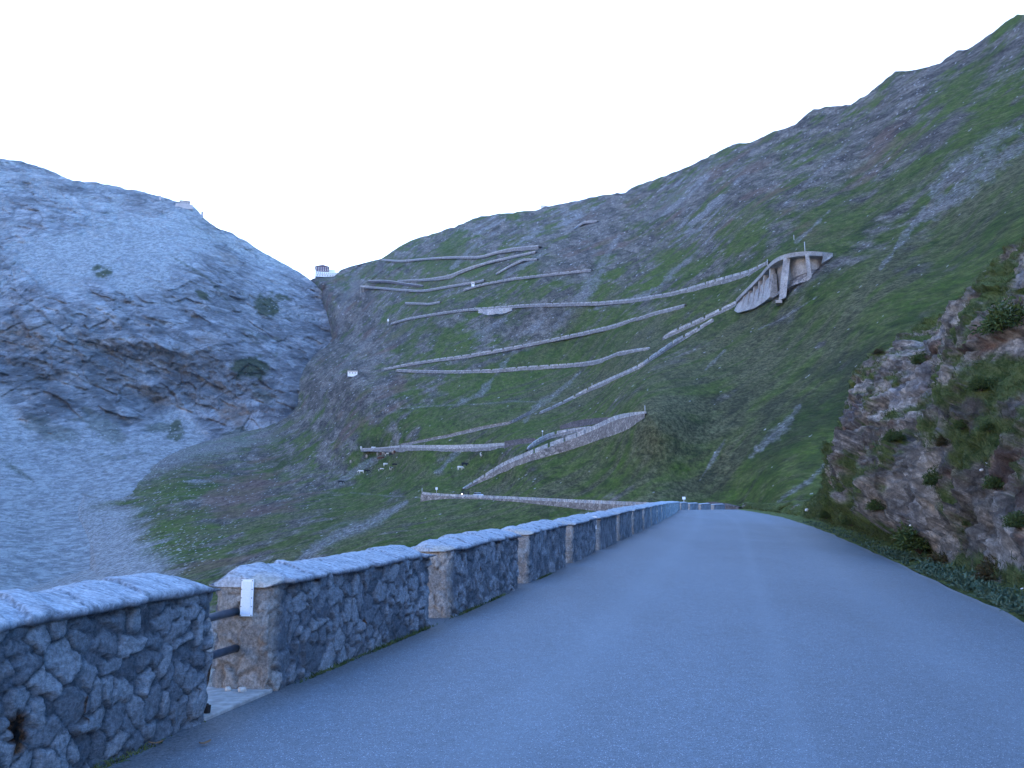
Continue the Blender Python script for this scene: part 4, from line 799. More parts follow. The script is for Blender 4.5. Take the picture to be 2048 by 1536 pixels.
leg('winding wall at mid-slope that dips in the middle and ends left above the dark knoll', [(792, 738), (845, 740), (904, 741), (988, 738), (1055, 732), (1105, 729), (1149, 726), (1193, 720), (1219, 711), (1237, 703)], [3, 3, 3, 3, 4, 4, 4, 4, 4, 3], [1, 1, 1, 3, 3, 2, 2, 2, 1, 1], blocks=True, Lb=6, gap=1.5)
leg('short wall stub at the right end of the winding mid-slope wall', [(1237, 703), (1266, 698), (1298, 694)], [3, 4, 3], [1, 1, 1], blocks=True, Lb=5, gap=1.1)
leg('long wall climbing from the white hut to the right, second below the central bend', [(766, 737), (816, 726), (874, 717), (933, 709), (992, 698.5), (1050, 688), (1094, 679), (1167, 663), (1226, 649), (1272, 634)], [2, 4, 4, 4, 5, 4, 4, 5, 5, 3], [0, 1, 1, 3, 2, 1, 1, 2, 2, 0], blocks=True, Lb=6, gap=1.5)
leg('thin pale wall continuing the climb above a small tan slide', [(1272, 636), (1310, 623), (1369, 608)], [1, 3, 2], [1, 1, 1])
leg('longest wall crossing the whole slope from the white marker post to the bend above the viaduct', [(781, 646), (816, 635), (874, 625), (933, 617), (992, 613), (1050, 608), (1138, 605), (1200, 603), (1265, 597), (1343, 584), (1382, 573), (1434, 557), (1500, 539), (1536, 521)], [2, 3, 3, 3, 4, 4, 4, 5, 5, 4, 5, 6, 6, 1], [0, 1, 1, 1, 2, 2, 3, 2, 2, 1, 6, 7, 6, 1], blocks=True, Lb=7, gap=1.8)
leg('short pale wall low on the left shoulder', [(810, 604), (860, 606), (880, 602)], [3, 3, 2], [0, 0, 0])
leg('wall of the upper left hairpin running right from its small viaduct', [(722, 572), (751, 573), (792, 577), (845, 580), (889, 572), (933, 565), (968, 559)], [3, 3, 3, 3, 3, 3, 2], [1, 1, 1, 2, 2, 1, 1])
leg('wall climbing right below the small white cabin', [(927, 578), (962, 567), (1021, 556), (1079, 549), (1123, 544), (1182, 538)], [2, 3, 3, 3, 3, 2], [1, 1, 1, 1, 1, 1], blocks=True, Lb=8, gap=2.0)
leg('dark stone wall in the upper left hairpin', [(737, 560), (772, 559), (816, 566), (845, 570)], [3, 3, 3, 2], [4, 4, 3, 1], rmat=M_DKRET)
leg('long wall rising right from the upper left hairpin toward the dark crag', [(795, 560), (854, 557), (898, 550), (933, 535), (977, 522), (1021, 512), (1071, 501.5)], [2, 3, 4, 4, 4, 4, 3], [1, 2, 8, 4, 1, 1, 1])
leg('highest long wall below the ridge with a thick right end', [(763, 517.5), (801, 520.5), (845, 516), (904, 512), (962, 512), (986, 504), (1021, 495), (1077, 490)], [2, 3, 3, 4, 4, 4, 4, 4], [1, 2, 1, 1, 2, 3, 6, 7])
leg('short curved wall on the dark crag between the two upper long walls', [(992, 546), (1021, 529), (1047, 517), (1074, 516.5)], [2, 3, 3, 2], [0, 1, 1, 1])
leg('tiny curved wall just under the ridge line', [(1150, 456), (1158, 448), (1167, 443), (1182, 441), (1194, 441)], [2, 3, 3, 3, 2], [0, 1, 1, 1, 0])
# masonry facing below the longest wall
T_, B_, I_ = leg('pale stone facing that tapers down under the longest wall', [(957, 618), (975, 618), (1000, 616), (1024, 615)], [2, 2, 2, 2], [8, 17, 16, 3], mat=M_PARA, rmat=M_PARA, road=0, shift=5)
# posts on the slope
def post_at(u, v, D, hpx, lab, plate=None, r=.09): return post_sign(P(u, v, D), hpx * D / F, r, lab, plate)
post_at(844, 984, 351, 8, 'thin pale post at the far left end of the low wall'); post_at(873, 986, 340, 11, 'post with a white plate near the left end of the low wall', (.75, .75))
post_at(1290, 824, float(D_hill(np.array(1290.), np.array(826.))) - 3, 13, 'pale post at the top end of the climbing rubble wall', None, .1)
post_at(1085, 876, float(D_hill(np.array(1085.), np.array(876.))) - 3, 15, 'white-headed post beside the short curved wall', (.5, .45), .07)
post_at(1184, 774, float(D_hill(np.array(1184.), np.array(778.))) - 4, 8, 'small pale post on the long wall that climbs to the viaduct', None, .12)
post_at(776, 651, float(D_hill(np.array(776.), np.array(651.))) - 6, 13, 'white marker post at the left end of the longest wall', (1.4, 2.0), .2)
post_at(1588, 480, float(D_hill(np.array(1588.), np.array(480.))) - 4, 10, 'short pale post on the slope above the viaduct', None, .14)
a, yaw, g = road_frame(123.0); q = P(1368, 1010, 128); post_sign(q, 16 * 128 / F, .045, 'white square sign on a post behind the stone parapet at the road crest', (.40, .33))
# low stone bank seen past the crest
leg('low rough stone bank beside the road past the crest', [(1398, 1008, 172), (1420, 1003, 170), (1450, 1007, 165), (1478, 1014, 160)], [8, 12, 10, 4], [6, 6, 6, 6], mat=M_DKRET, rmat=M_DKRET, road=0)
# ------------------------------------------------------------------ concrete hairpin viaduct
def viaduct():
    TP = [(1472, 598, 366), (1493, 576.5, 357), (1516, 553.6, 348), (1538, 527, 339), (1552, 515.5, 333), (1567, 509, 328), (1592, 504, 324), (1618, 502, 323), (1648, 504, 325), (1665, 506, 329)]
    arc = np.concatenate([[0], np.cumsum([math.hypot(a[0] - b[0], a[1] - b[1]) for a, b in zip(TP[:-1], TP[1:])])]); t = np.linspace(0, arc[-1], 49)
    U = np.interp(t, arc, [p[0] for p in TP]); V = np.interp(t, arc, [p[1] for p in TP]); D = np.interp(t, arc, [p[2] for p in TP]); kk = np.ones(5) / 5
    U, V, D = [np.convolve(np.pad(q, 2, 'reflect', reflect_type='odd'), kk, 'valid') for q in (U, V, D)]
    T = P(U, V, D); tg = np.gradient(T, axis=0); hx = np.stack([-tg[:, 1], tg[:, 0]], -1); hx /= np.linalg.norm(hx, axis=-1, keepdims=True)
    inn = np.concatenate([hx, np.zeros((49, 1))], 1); up = np.array([0, 0, 1.0])
    org = T[24] - up * 15; root = empty('concrete_viaduct', org)
    def loft(rings, name, par=root, mat=M_CONC):
        rg = np.stack(rings, 1) - org; rg = np.concatenate([rg, rg[:, :1]], 1); me = grid_mesh(name, rg, smooth=False)
        bm = bmesh.new(); bm.from_mesh(me); bmesh.ops.remove_doubles(bm, verts=bm.verts[:], dist=1e-4); bmesh.ops.holes_fill(bm, edges=bm.edges[:], sides=8); bmesh.ops.recalc_face_normals(bm, faces=bm.faces[:]); bm.to_mesh(me); bm.free()
        return link(name, me, mat, par)
    ix = lambda u: int(np.argmin(np.abs(U - u)))
    loft([T - up * 1.15, T, T + inn * .35, T + inn * .35 - up * 1.15], 'parapet')
    loft([T - inn * .12 - up * 1.4, T - inn * .12 - up * 1.152, T + inn * 8.5 - up * 1.152, T + inn * 8.5 - up * 1.6], 'deck')
    a, b = ix(1536), 48                                   # recessed wall under the deck
    s = slice(a, b + 1); bv = np.interp(U[s], [1536, 1556, 1581, 1606, 1619, 1645, 1665], [588, 572, 557, 549, 541, 541, 524])
    top = T[s] + inn[s] * 2.7 - up * 1.45; zb = 1.6 + (P(U[s], bv, D[s] + 2.5)[:, 2] - 1.6); bot = top.copy(); bot[:, 2] = zb
    loft([bot, top, top + inn[s] * .6, bot + inn[s] * .6], 'back_wall')
    rb = bot.copy(); rb2 = rb - up * 3.4 - inn[s] * 2.4; loft([rb2, rb + inn[s] * .3 - up * .02, rb + inn[s] * 2 - up * .02, rb2 + inn[s] * 3], 'rubble_base', mat=M_RET)
    # battered wall of the straight part with ribs up to the deck and dark openings between them
    s = slice(0, ix(1541) + 1); bv = np.interp(U[s], [1472, 1478, 1510, 1530, 1541], [622, 628, 621, 609, 600]); gapz = np.interp(U[s], [1472, 1492, 1500, 1541], [.0, .0, 1.5, 2.4])
    top = T[s] + inn[s] * .7 - up * (1.42 + gapz)[:, None]; zb = P(U[s], bv, D[s])[:, 2]; bot = top - inn[s] * 1.6; bot[:, 2] = zb
    loft([bot, top, top + inn[s] * 1.2, bot + inn[s] * 2.8], 'buttress_wall')
    for uu in (1484, 1496, 1506, 1516, 1526, 1536):
        i = ix(uu); p = T[i]; d = tg[i] / np.linalg.norm(tg[i]); q = inn[i]; zbot = np.interp(uu, [1472, 1478, 1510, 1530, 1541], [622, 628, 621, 609, 600]); zb = P(uu, zbot, D[i])[2]
        m = MB(); c0 = p + q * .3 - up * 1.42; c1 = p - q * .8; c1[2] = zb
        m.hexa([tuple(x - org) for x in (c1 - d * .35, c1 + d * .35, c1 + d * .35 + q * 3.2, c1 - d * .35 + q * 3.2, c0 - d * .35, c0 + d * .35, c0 + d * .35 + q * 1.6, c0 - d * .35 + q * 1.6)])
        m.build('buttress_rib', M_CONC, root)
    def pier(tl, tr, bl, br, Dt, Db, dep, foot):
        m = MB(); vd = ray((tl[0] + tr[0]) / 2, tl[1]).copy(); vd[2] = 0; vd /= np.linalg.norm(vd)
        c = [P(*bl, Db), P(*br, Db), P(*br, Db) + vd * dep, P(*bl, Db) + vd * dep, P(*tl, Dt), P(*tr, Dt), P(*tr, Dt) + vd * dep, P(*tl, Dt) + vd * dep]
        m.hexa([tuple(x - org) for x in c]); o = m.build('pier', M_CONC, root)
        m = MB(); f0 = [P(*foot[0], Db - .4), P(*foot[1], Db - .4)]; f0 += [f0[1] + vd * 4, f0[0] + vd * 4]
        m.hexa([tuple(x - org - up * .9) for x in f0] + [tuple(x - org) for x in f0]); m.build('footing', M_SLAB, o)
    pier((1567, 514), (1581, 512), (1557, 602), (1572, 594), 327, 321.5, 4.0, ((1551, 600), (1564, 600)))
    pier((1610, 509), (1618, 509), (1615, 558), (1624, 556), 322.5, 320.5, 4.0, ((1613, 557), (1627, 555)))
    m = MB(); vd = ray(1655, 510).copy(); vd[2] = 0; vd /= np.linalg.norm(vd)
    c = [P(1645, 527, 323.5), P(1659, 517, 326), P(1668, 508, 327)]; c = [P(1643, 526, 323.5), P(1660, 517, 326.5)]; tt_ = [P(1648, 504.5, 324.5), P(1666, 506, 328.5)]
    m.hexa([tuple(x - org) for x in (c[0], c[1], c[1] + vd * 5, c[0] + vd * 5, tt_[0], tt_[1], tt_[1] + vd * 5, tt_[0] + vd * 5)]); m.build('end_abutment', M_CONC, root)
    tag(root, 'curved grey concrete hairpin viaduct with two tall piers and ribbed buttresses on the green slope', 'viaduct')
viaduct()
post_at(1610, 506, 323.5, 22, 'tall pale mast standing on the parapet of the concrete viaduct', None, .12)
post_at(1535, 531, 341, 12, 'short mast at the left bend of the concrete viaduct parapet', None, .12)
# small hairpin viaduct at the far left
def mini_viaduct():
    Dm = float(D_hill(np.array(727.), np.array(578.))) - 12; vd = ray(728, 575).copy(); vd[2] = 0; vd /= np.linalg.norm(vd); rt = np.array([vd[1], -vd[0], 0]); k = Dm / F; org = P(728, 572, Dm); root = empty('small_viaduct', org)
    def bx(name, x0, x1, z0, z1, y0=0, y1=6, par=root):
        m = MB(); m.hexa([tuple(rt * x * k + vd * y + np.array([0, 0, z * k])) for z in (z0, z1) for x, y in ((x0, y0), (x1, y0), (x1, y1), (x0, y1))]); return m.build(name, M_CONC, par)
    bx('deck', -7, 10, -3, 1, -.5, 7)
    for x in (-6, -1, 3.5, 8): bx('pier', x - .7, x + .7, -17, -3.05)
    bx('back_wall', -6, 9, -14, -3.02, 4, 7)
    tag(root, 'small concrete viaduct on slim piers at the upper left hairpin', 'viaduct')
mini_viaduct()
# ------------------------------------------------------------------ buildings
def fr(u, v, D):
    vd = ray(u, v).copy(); vd[2] = 0; vd /= np.linalg.norm(vd); return P(u, v, D), np.array([vd[1], -vd[0], 0]), vd, D / F
def bxs(m, rt, vd, k, x0, x1, z0, z1, y0, y1): m.hexa([tuple(rt * x * k + vd * y + np.array([0, 0, z * k])) for z in (z0, z1) for x, y in ((x0, y0), (x1, y0), (x1, y1), (x0, y1))])
M_DARKWOOD = plain('dark_red_timber', (0.13, 0.08, 0.10), .8, .2, .3); M_HWHITE = plain('white_render', (0.78, 0.79, 0.8), .8, .04, .2); M_WIN = plain('window_glass', (0.16, 0.17, 0.2), .3, .1); M_ROOF = plain('grey_sheet_roof', (0.17, 0.17, 0.19), .6, .1)
M_SHUT = plain('white_shutter', (0.8, 0.8, 0.8), .8, .02)
def hotel():
    o, rt, vd, k = fr(645, 551, 1372); root = empty('mountain_hotel', o)
    m = MB(); bxs(m, rt, vd, k, -14, 32, -3, 3.2, 0, 14); bxs(m, rt, vd, k, -14.4, 33, 3.2, 3.8, -.8, 14.5); m.build('terrace_floor', M_HWHITE, root)
    m = MB(); bxs(m, rt, vd, k, -14, 32, 3.8, 10.5, 2, 16); m.build('lower_wall', M_HWHITE, root)
    m = MB(); bxs(m, rt, vd, k, -14.01, 12, 10.5, 22.0, 1.6, 16); z0 = 22.0 * k
    a = [rt * x * k + vd * y + np.array([0, 0, z]) for y in (1.6, 16) for x, z in ((-14.01, z0), (12, z0), (0, z0 + 4.2 * k))]
    m.add([tuple(p) for p in a], [(0, 1, 2), (5, 4, 3), (0, 2, 5, 3), (1, 4, 5, 2)]); m.build('upper_wall', M_DARKWOOD, root)
    m = MB(); rf = [rt * x * k + vd * y + np.array([0, 0, z * k]) for y in (.6, 17) for x, z in ((-15, 21.9), (0, 26.5), (13, 21.9), (13, 22.6), (0, 27.2), (-15, 22.6))]
    m.add([tuple(p) for p in rf], [(0, 1, 4, 5), (1, 2, 3, 4), (11, 10, 7, 6), (10, 9, 8, 7), (5, 4, 10, 11), (4, 3, 9, 10), (6, 7, 1, 0), (7, 8, 2, 1), (0, 5, 11, 6), (2, 8, 9, 3)]); m.build('roof', M_ROOF, root)
    m = MB(); bxs(m, rt, vd, k, 12, 32, 10.5, 11, 2, 16); bxs(m, rt, vd, k, 12.02, 24, 11, 18, 5, 16); m.build('side_wing', M_HWHITE, root)
    for r_, zz in enumerate((12.3, 15.8, 19.2)):
        for x in (-12, -7.6, -3.2, 1.2, 5.6, 9.6):
            m = MB(); bxs(m, rt, vd, k, x - .6, x + .8, zz, zz + 1.7, 1.45, 1.62); m.build('window', M_SHUT, root)
    for x in np.arange(-12, 31, 4.0):
        m = MB(); bxs(m, rt, vd, k, x - .7, x + .7, 5.6, 8.4, 1.85, 2.02); m.build('window', M_WIN, root)
    for x in np.arange(-10, 31, 5.0):
        m = MB(); bxs(m, rt, vd, k, x - .8, x + .8, -1.2, 1.6, -.15, .02); m.build('window', M_WIN, root)
    root.scale = (1, 1, .82); tag(root, 'large hotel on the saddle, dark timber upper floors over white lower floors', 'hotel')
hotel()
def ridge_hut():
    o, rt, vd, k = fr(370, 413, 1400); root = empty('mountain_hut', o); st = plain('hut_stone', (0.40, 0.36, 0.36), .9, .15, .2)
    m = MB(); bxs(m, rt, vd, k, -17, 14, -6, 7.0, 0, 12); m.build('lower_wall', st, root); m = MB(); bxs(m, rt, vd, k, -9, 8.2, 7.0, 16, 2, 11); m.build('upper_wall', st, root)
    m = MB(); bxs(m, rt, vd, k, -10, 9.2, 16, 17, 1, 12); bxs(m, rt, vd, k, -3, 4, 17, 18.8, 4, 8); m.build('roof', M_ROOF, root)
    for x in (-6, -2, 2, 6): m = MB(); bxs(m, rt, vd, k, x - .8, x + .8, 10, 12.5, 1.8, 2.02); m.build('window', M_WIN, root)
    root.scale = (1, 1, .7); tag(root, 'pale stone hut perched on the ridge of the grey mountain', 'mountain hut')
    for (u, v, D, w_, h_, lab, cat, nm) in ((320, 399, 1415, 4, 8, 'small stone cairn on the ridge left of the hut', 'cairn', 'cairn'), (404, 436, 1395, 5, 13, 'narrow stone block on the ridge just below the hut', 'rock tower', 'rock_tower')):
        o, rt, vd, k = fr(u, v, D); m = MB(); m.hexa([tuple(rt * x * k * (1 - .25 * t) + vd * y * (1 - .2 * t) + np.array([0, 0, (h_ if t else -4) * k])) for t in (0, 1) for x, y in ((-w_ / 2, 0), (w_ / 2, 0), (w_ / 2, 3), (-w_ / 2, 3))])
        b = m.build(nm, st); b.location = o; tag(b, lab, cat)
ridge_hut()
def cabin(u, v, w_, h_, lab, dep=5, roof=True, win=2, D=None, name='cabin'):
    D = D or float(D_hill(np.array(float(u)), np.array(float(v)))) - 8; o, rt, vd, k = fr(u, v, D); root = empty(name, o)
    m = MB(); bxs(m, rt, vd, k, -w_ / 2, w_ / 2, -3, h_ * .8, 0, dep); m.build('wall', M_HWHITE, root)
    m = MB(); bxs(m, rt, vd, k, -w_ / 2 - .6, w_ / 2 + .6, h_ * .8, h_, -.6, dep + .6); m.build('roof', M_SLAB, root, bevel=.1)
    for j in range(win): x = -w_ / 2 + (j + .8) * w_ / (win + .6); m = MB(); bxs(m, rt, vd, k, x - .7, x + .7, h_ * .3, h_ * .6, -.12, .02); m.build('window', M_WIN, root)
    tag(root, lab, 'cabin')
cabin(946, 571, 6, 9, 'tiny white cabin standing above the upper road walls'); cabin(705, 750, 19, 9, 'low white roadside hut at the left end of the mid-slope roads', win=3)
cabin(1086, 416, 8, 5, 'tiny box-shaped hut on the skyline ridge', D=1085, win=0)
# ------------------------------------------------------------------ cows
def skin_mesh(name, J, E, root=0, sub=1):
    me = bpy.data.meshes.new(name); me.from_pydata([j[:3] for j in J], E, []); o = bpy.data.objects.new(name, me); C.objects.link(o)
    md = o.modifiers.new('s', 'SKIN'); md.use_smooth_shade = True
    for i, j in enumerate(J):
        sv = me.skin_vertices[0].data[i]; sv.radius = (j[3], j[4] if len(j) > 4 else j[3]); sv.use_root = (i == root)
    o.modifiers.new('d', 'SUBSURF').levels = sub
    dg = bpy.context.evaluated_depsgraph_get(); m2 = bpy.data.meshes.new_from_object(o.evaluated_get(dg)); bpy.data.objects.remove(o); m2.name = name; return m2
COW = [(0, 0, 1.02, .36, .30), (.55, 0, 1.05, .34, .28), (1.0, 0, 1.12, .24, .24), (1.3, 0, 1.05, .17, .17), (1.55, 0, .80, .13, .15), (1.72, 0, .55, .09, .09), (-.5, 0, 1.08, .33, .27), (-.85, 0, 1.12, .22, .2),
       (.72, .2, .72, .12), (.72, .2, .38, .07), (.74, .2, .04, .06), (.72, -.2, .72, .12), (.68, -.2, .38, .07), (.78, -.2, .04, .06), (-.68, .2, .78, .15), (-.62, .2, .42, .07), (-.72, .2, .04, .06), (-.68, -.2, .78, .15), (-.74, -.2, .42, .07), (-.66, -.2, .04, .06),
       (-.98, 0, 1.0, .04), (-1.03, 0, .5, .03), (1.5, .16, .92, .035), (1.5, -.16, .92, .035)]
COWE = [(0, 1), (1, 2), (2, 3), (3, 4), (4, 5), (0, 6), (6, 7), (1, 8), (8, 9), (9, 10), (1, 11), (11, 12), (12, 13), (6, 14), (14, 15), (15, 16), (6, 17), (17, 18), (18, 19), (7, 20), (20, 21), (4, 22), (4, 23)]
COWM = skin_mesh('cow', COW, COWE)
def cow_mat(n, a, b=None):
    m = NT(n, .85, .15)
    return m.done(m.mix(m.ramp(m.noise(1.3, 2, .4), .5, .53), a, b or a))
CM = dict(white=cow_mat('cow_white', (.72, .7, .66)), black=cow_mat('cow_black', (.02, .02, .022)), brown=cow_mat('cow_brown', (.13, .06, .035)), tan=cow_mat('cow_tan', (.42, .36, .3)), pied=cow_mat('cow_pied', (.72, .7, .66), (.02, .02, .022)))
COWS = [(701, 927, 'tan', 1.45, 'tan cow seen end-on, standing alone at the far left of the herd'), (733, 916, 'tan', 1.3, 'tan cow seen end-on left of the cluster under the grey wall'), (722, 899, 'white', 1.3, 'small white cow at the left end of the wide grey wall'), (747, 900, 'white', .3, 'pale cow close under the grey wall, above the cluster'),
        (755, 912, 'tan', 1.2, 'leftmost tan cow of the upper cluster'), (761, 912, 'brown', 1.6, 'brown cow second from left in the upper cluster'), (767, 911, 'tan', .9, 'tan cow in the middle of the upper cluster'), (774, 912, 'pied', .2, 'black and white cow in the right half of the upper cluster'), (785, 909, 'tan', 1.5, 'tan cow at the right end of the upper cluster'), (789, 908, 'brown', 1.2, 'brown cow at the far right of the upper cluster'),
        (783, 913, 'black', .1, 'black cow grazing low at the right of the upper cluster'), (758, 920, 'brown', 1.8, 'brown cow left in the pair just below the upper cluster'), (765, 920, 'brown', .4, 'brown cow right in the pair just below the upper cluster'), (771, 933, 'white', .35, 'bright white cow grazing at the centre of the meadow'), (789, 934, 'black', .1, 'black cow right of the bright white cow'),
        (782, 941, 'pied', .9, 'black and white cow below the black one at the right of the group'), (761, 943, 'pied', .2, 'black and white cow below the bright white cow'), (723, 947, 'white', 2.8, 'white cow in the lower left pair'), (732, 946, 'black', .0, 'black cow in the lower left pair'), (920, 941, 'white', .5, 'white cow above the bend of the lowest road'), (929, 934, 'black', .3, 'black cow upslope of the white one above the lowest road'),
        (962, 914, 'pied', 1.3, 'black and white cow standing alone on the right, near the climbing wall'), (681, 968, 'black', .2, 'black cow alone on the dark slope at the lower left')]
def ground_at(u, v):
    return P(u, v, float(D_hill(np.array(float(u)), np.array(float(v)))) - .6)
for (u, v, c_, rz, lab) in COWS:
    o = link('cow', COWM, None, loc=ground_at(u, v)); o.rotation_euler = (0, 0, rz + .3)
    if not COWM.materials: COWM.materials.append(CM['white'])
    o.material_slots[0].link = 'OBJECT'; o.material_slots[0].material = CM[c_]; o.scale = (1.25,) * 3
    tag(o, lab, 'cow', 'cows grazing on the meadow')
# ------------------------------------------------------------------ car and motorcycle on the next road section
def on_leg2(u, off):
    T, base, inn = L2; pu = (T - CAM); dep = pu[:, 1] * cp + pu[:, 2] * sp; uu = 1024 + F * pu[:, 0] / dep; o_ = np.argsort(uu); j = [np.interp(u, uu[o_], base[o_, k]) for k in range(3)]; i2 = int(np.argmin(np.abs(uu - u)))
    d = T[min(i2 + 1, len(T) - 1)] - T[i2 - 1]; n_ = inn[i2]; return np.array(j) + n_ * off, math.atan2(d[1], d[0])
def car():
    p, yaw = on_leg2(938, 3.0); root = empty('car', p, yaw); body = plain('silver_blue_paint', (0.50, 0.58, 0.68), .3, .03); gl = plain('car_glass', (.05, .06, .08), .1, .1)
    def prof(pts, y0, y1, name, mat, par=root):
        n = len(pts); m = MB(); m.add([(x, y0, z) for x, z in pts] + [(x, y1, z) for x, z in pts], [tuple(range(n)), tuple(range(2 * n - 1, n - 1, -1))] + [(i, (i + 1) % n, n + (i + 1) % n, n + i) for i in range(n)]); return m.build(name, mat, par, bevel=.05)
    prof([(-2.1, .35), (2.1, .35), (2.15, .7), (1.9, .85), (1.0, .95), (-1.9, 1.0), (-2.15, .8)], -.88, .88, 'body', body)
    prof([(-1.8, .98), (1.0, .95), (.35, 1.42), (-1.3, 1.46)], -.76, .76, 'cabin_glass', gl); prof([(.38, 1.41), (-1.32, 1.45), (-1.25, 1.53), (.3, 1.5)], -.74, .74, 'roof', body)
    for x in (-1.35, 1.35):
        for y in (-.86, .66):
            m = MB(); m.tube((x, y, .33), (x, y + .2, .33), .33, n=18); w_ = m.build('wheel', plain('tyre', (.02, .02, .02)), root); m = MB(); m.tube((x, y - .01, .33), (x, y + .21, .33), .19, n=14); m.build('rim', M_STEEL, w_)
    tag(root, 'pale silver-blue car driving behind the low wall of the next road section', 'car')
car()
def moto(u, lab, lit, body_col):
    p, yaw = on_leg2(u, 2.2); yaw += math.pi
    root = empty('motorcycle', p, yaw); dk = plain('black_motorcycle', (.025, .025, .03), .4); 
    for x in (-.72, .72):
        bm = bmesh.new(); nT = 20
        m = MB(); m.tube((x, -.06, .32), (x, .06, .32), .32, n=20); w_ = m.build('wheel', dk, root, bevel=.02); m = MB(); m.tube((x, -.065, .32), (x, .065, .32), .2, n=16); m.build('rim', M_STEEL, w_); bm.free()
    m = MB(); m.hexa([(-.3, -.16, .35), (.35, -.16, .35), (.35, .16, .35), (-.3, .16, .35), (-.35, -.14, .78), (.5, -.14, .95), (.5, .14, .95), (-.35, .14, .78)]); m.build('engine_and_tank', body_col, root, bevel=.04)
    m = MB(); m.hexa([(-.85, -.13, .72), (-.2, -.14, .72), (-.2, .14, .72), (-.85, .13, .72), (-.9, -.1, .84), (-.2, -.13, .82), (-.2, .13, .82), (-.9, .1, .84)]); m.build('seat', dk, root, bevel=.03)
    m = MB(); m.tube((.72, .1, .32), (.48, .1, 1.05), .03); m.tube((.72, -.1, .32), (.48, -.1, 1.05), .03); m.tube((.45, -.38, 1.1), (.45, .38, 1.1), .02); m.build('fork', M_STEEL, root)
    em = NT('headlight_on', .3); em.b.inputs['Emission Color'].default_value = (1, .72, .45, 1); em.b.inputs['Emission Strength'].default_value = 14 if lit else 0
    m = MB(); m.tube((.56, 0, .92), (.66, 0, .92), .13, n=18); m.build('headlight', em.done((.8, .8, .75)), root)
    tag(root, lab, 'motorcycle')
    J = [(-.25, 0, .9, .17, .15), (-.2, 0, 1.15, .17, .15), (-.05, 0, 1.4, .2, .14), (0, 0, 1.52, .07), (.05, 0, 1.68, .14), (-.05, .22, 1.42, .08), (.15, .3, 1.2, .06), (.42, .32, 1.12, .045), (-.05, -.22, 1.42, .08), (.15, -.3, 1.2, .06), (.42, -.32, 1.12, .045),
         (.15, .22, .88, .1), (.0, .24, .5, .07), (.12, .24, .38, .05), (.15, -.22, .88, .1), (.0, -.24, .5, .07), (.12, -.24, .38, .05)]
    E = [(0, 1), (1, 2), (2, 3), (3, 4), (2, 5), (5, 6), (6, 7), (2, 8), (8, 9), (9, 10), (0, 11), (11, 12), (12, 13), (0, 14), (14, 15), (15, 16)]
    me = skin_mesh('person', J, E); o = link('person', me, plain('dark_riding_suit', (.03, .03, .035), .8), loc=p); o.rotation_euler = (0, 0, yaw)
    hl = MB(); hl.tube((0.03, 0, 1.58), (.06, 0, 1.83), .15, .1, n=14); hl.build('helmet', dk, o, bevel=.04)
    tag(o, 'rider in dark clothes and helmet sitting on the %s motorcycle behind the low wall' % ('lit' if lit else 'rear dark'), 'person')
moto(914, 'motorcycle with its headlight on, heading down behind the low wall', True, plain('red_motorcycle_paint', (.12, .03, .025), .4)); moto(924, 'dark motorcycle between the lit motorcycle and the silver-blue car', False, plain('dark_motorcycle_paint', (.03, .03, .05), .4))
# ------------------------------------------------------------------ plants of the cutting
rsP = np.random.RandomState(5)
def blades(name, base, dirs, length, width, mat, curl=.4, rs=rsP):
    n = len(base); side = np.cross(dirs, rs.normal(size=(n, 3))); side /= np.linalg.norm(side, axis=1, keepdims=True) + 1e-9
    L = length[:, None]; Wd = width[:, None]; bend = rs.normal(size=(n, 3)) * .5; bend[:, 2] -= .6
    p0 = base - side * Wd; p1 = base + side * Wd; m_ = base + dirs * L * .55; p2 = m_ + side * Wd * .8 + bend * L * .08; p3 = m_ - side * Wd * .8 + bend * L * .08; tip = base + dirs * L + bend * L * curl
    co = np.stack([p0, p1, p2, p3, tip + side * Wd * .15, tip - side * Wd * .15], 1).reshape(-1, 3); i = np.arange(n)[:, None] * 6
    q = np.concatenate([i + np.array([[0, 1, 2, 3]]), i + np.array([[3, 2, 4, 5]])], 0)
    return raw_mesh(name, co, q, None, False)
M_GR = mat_leaf('grass_blades', (0.04, 0.065, 0.02), (0.11, 0.13, 0.05)); M_SH = mat_leaf('shrub_leaves', (0.03, 0.055, 0.018), (0.085, 0.12, 0.035)); M_SH2 = mat_leaf('reddish_shrub_leaves', (0.035, 0.045, 0.02), (0.10, 0.07, 0.035)); M_WEED = mat_leaf('weed_leaves', (0.035, 0.07, 0.045), (0.085, 0.13, 0.085)); M_BARK = plain('twig_bark', (.07, .05, .04))
def bank_tufts():
    nS, nT_ = BP.shape[:2]; sw = np.gradient(BS); w_ = BG * (sw[:, None]); w_ = w_ * ss(3, 8, BS)[:, None] * (1 - ss(40, 60, BS))[:, None]; w_ = w_ / np.maximum(1, (BS[:, None] / 18)) ** .9
    pr = (w_ / w_.sum()).ravel(); nt_ = 9000; pick = rsP.choice(len(pr), nt_, p=pr); c = BP.reshape(-1, 3)[pick]; sI = BS[pick // nT_]; k = 9
    base = np.repeat(c, k, 0) + rsP.normal(size=(nt_ * k, 3)) * .05; sc = np.repeat(rsP.uniform(.35, .95, nt_), k)
    up = np.tile([-.35, -.1, 1.0], (nt_ * k, 1)) + rsP.normal(size=(nt_ * k, 3)) * .45; up /= np.linalg.norm(up, axis=1, keepdims=True)
    me = blades('grass', base, up, .17 * sc * rsP.uniform(.6, 1.3, nt_ * k), .006 * sc * (1 + np.repeat(sI, k) / 40), M_GR, .45)
    o = link('grass', me, M_GR); tag(o, 'green grass tufts growing over the rocky cutting beside the road', 'grass', kind='stuff')
bank_tufts()
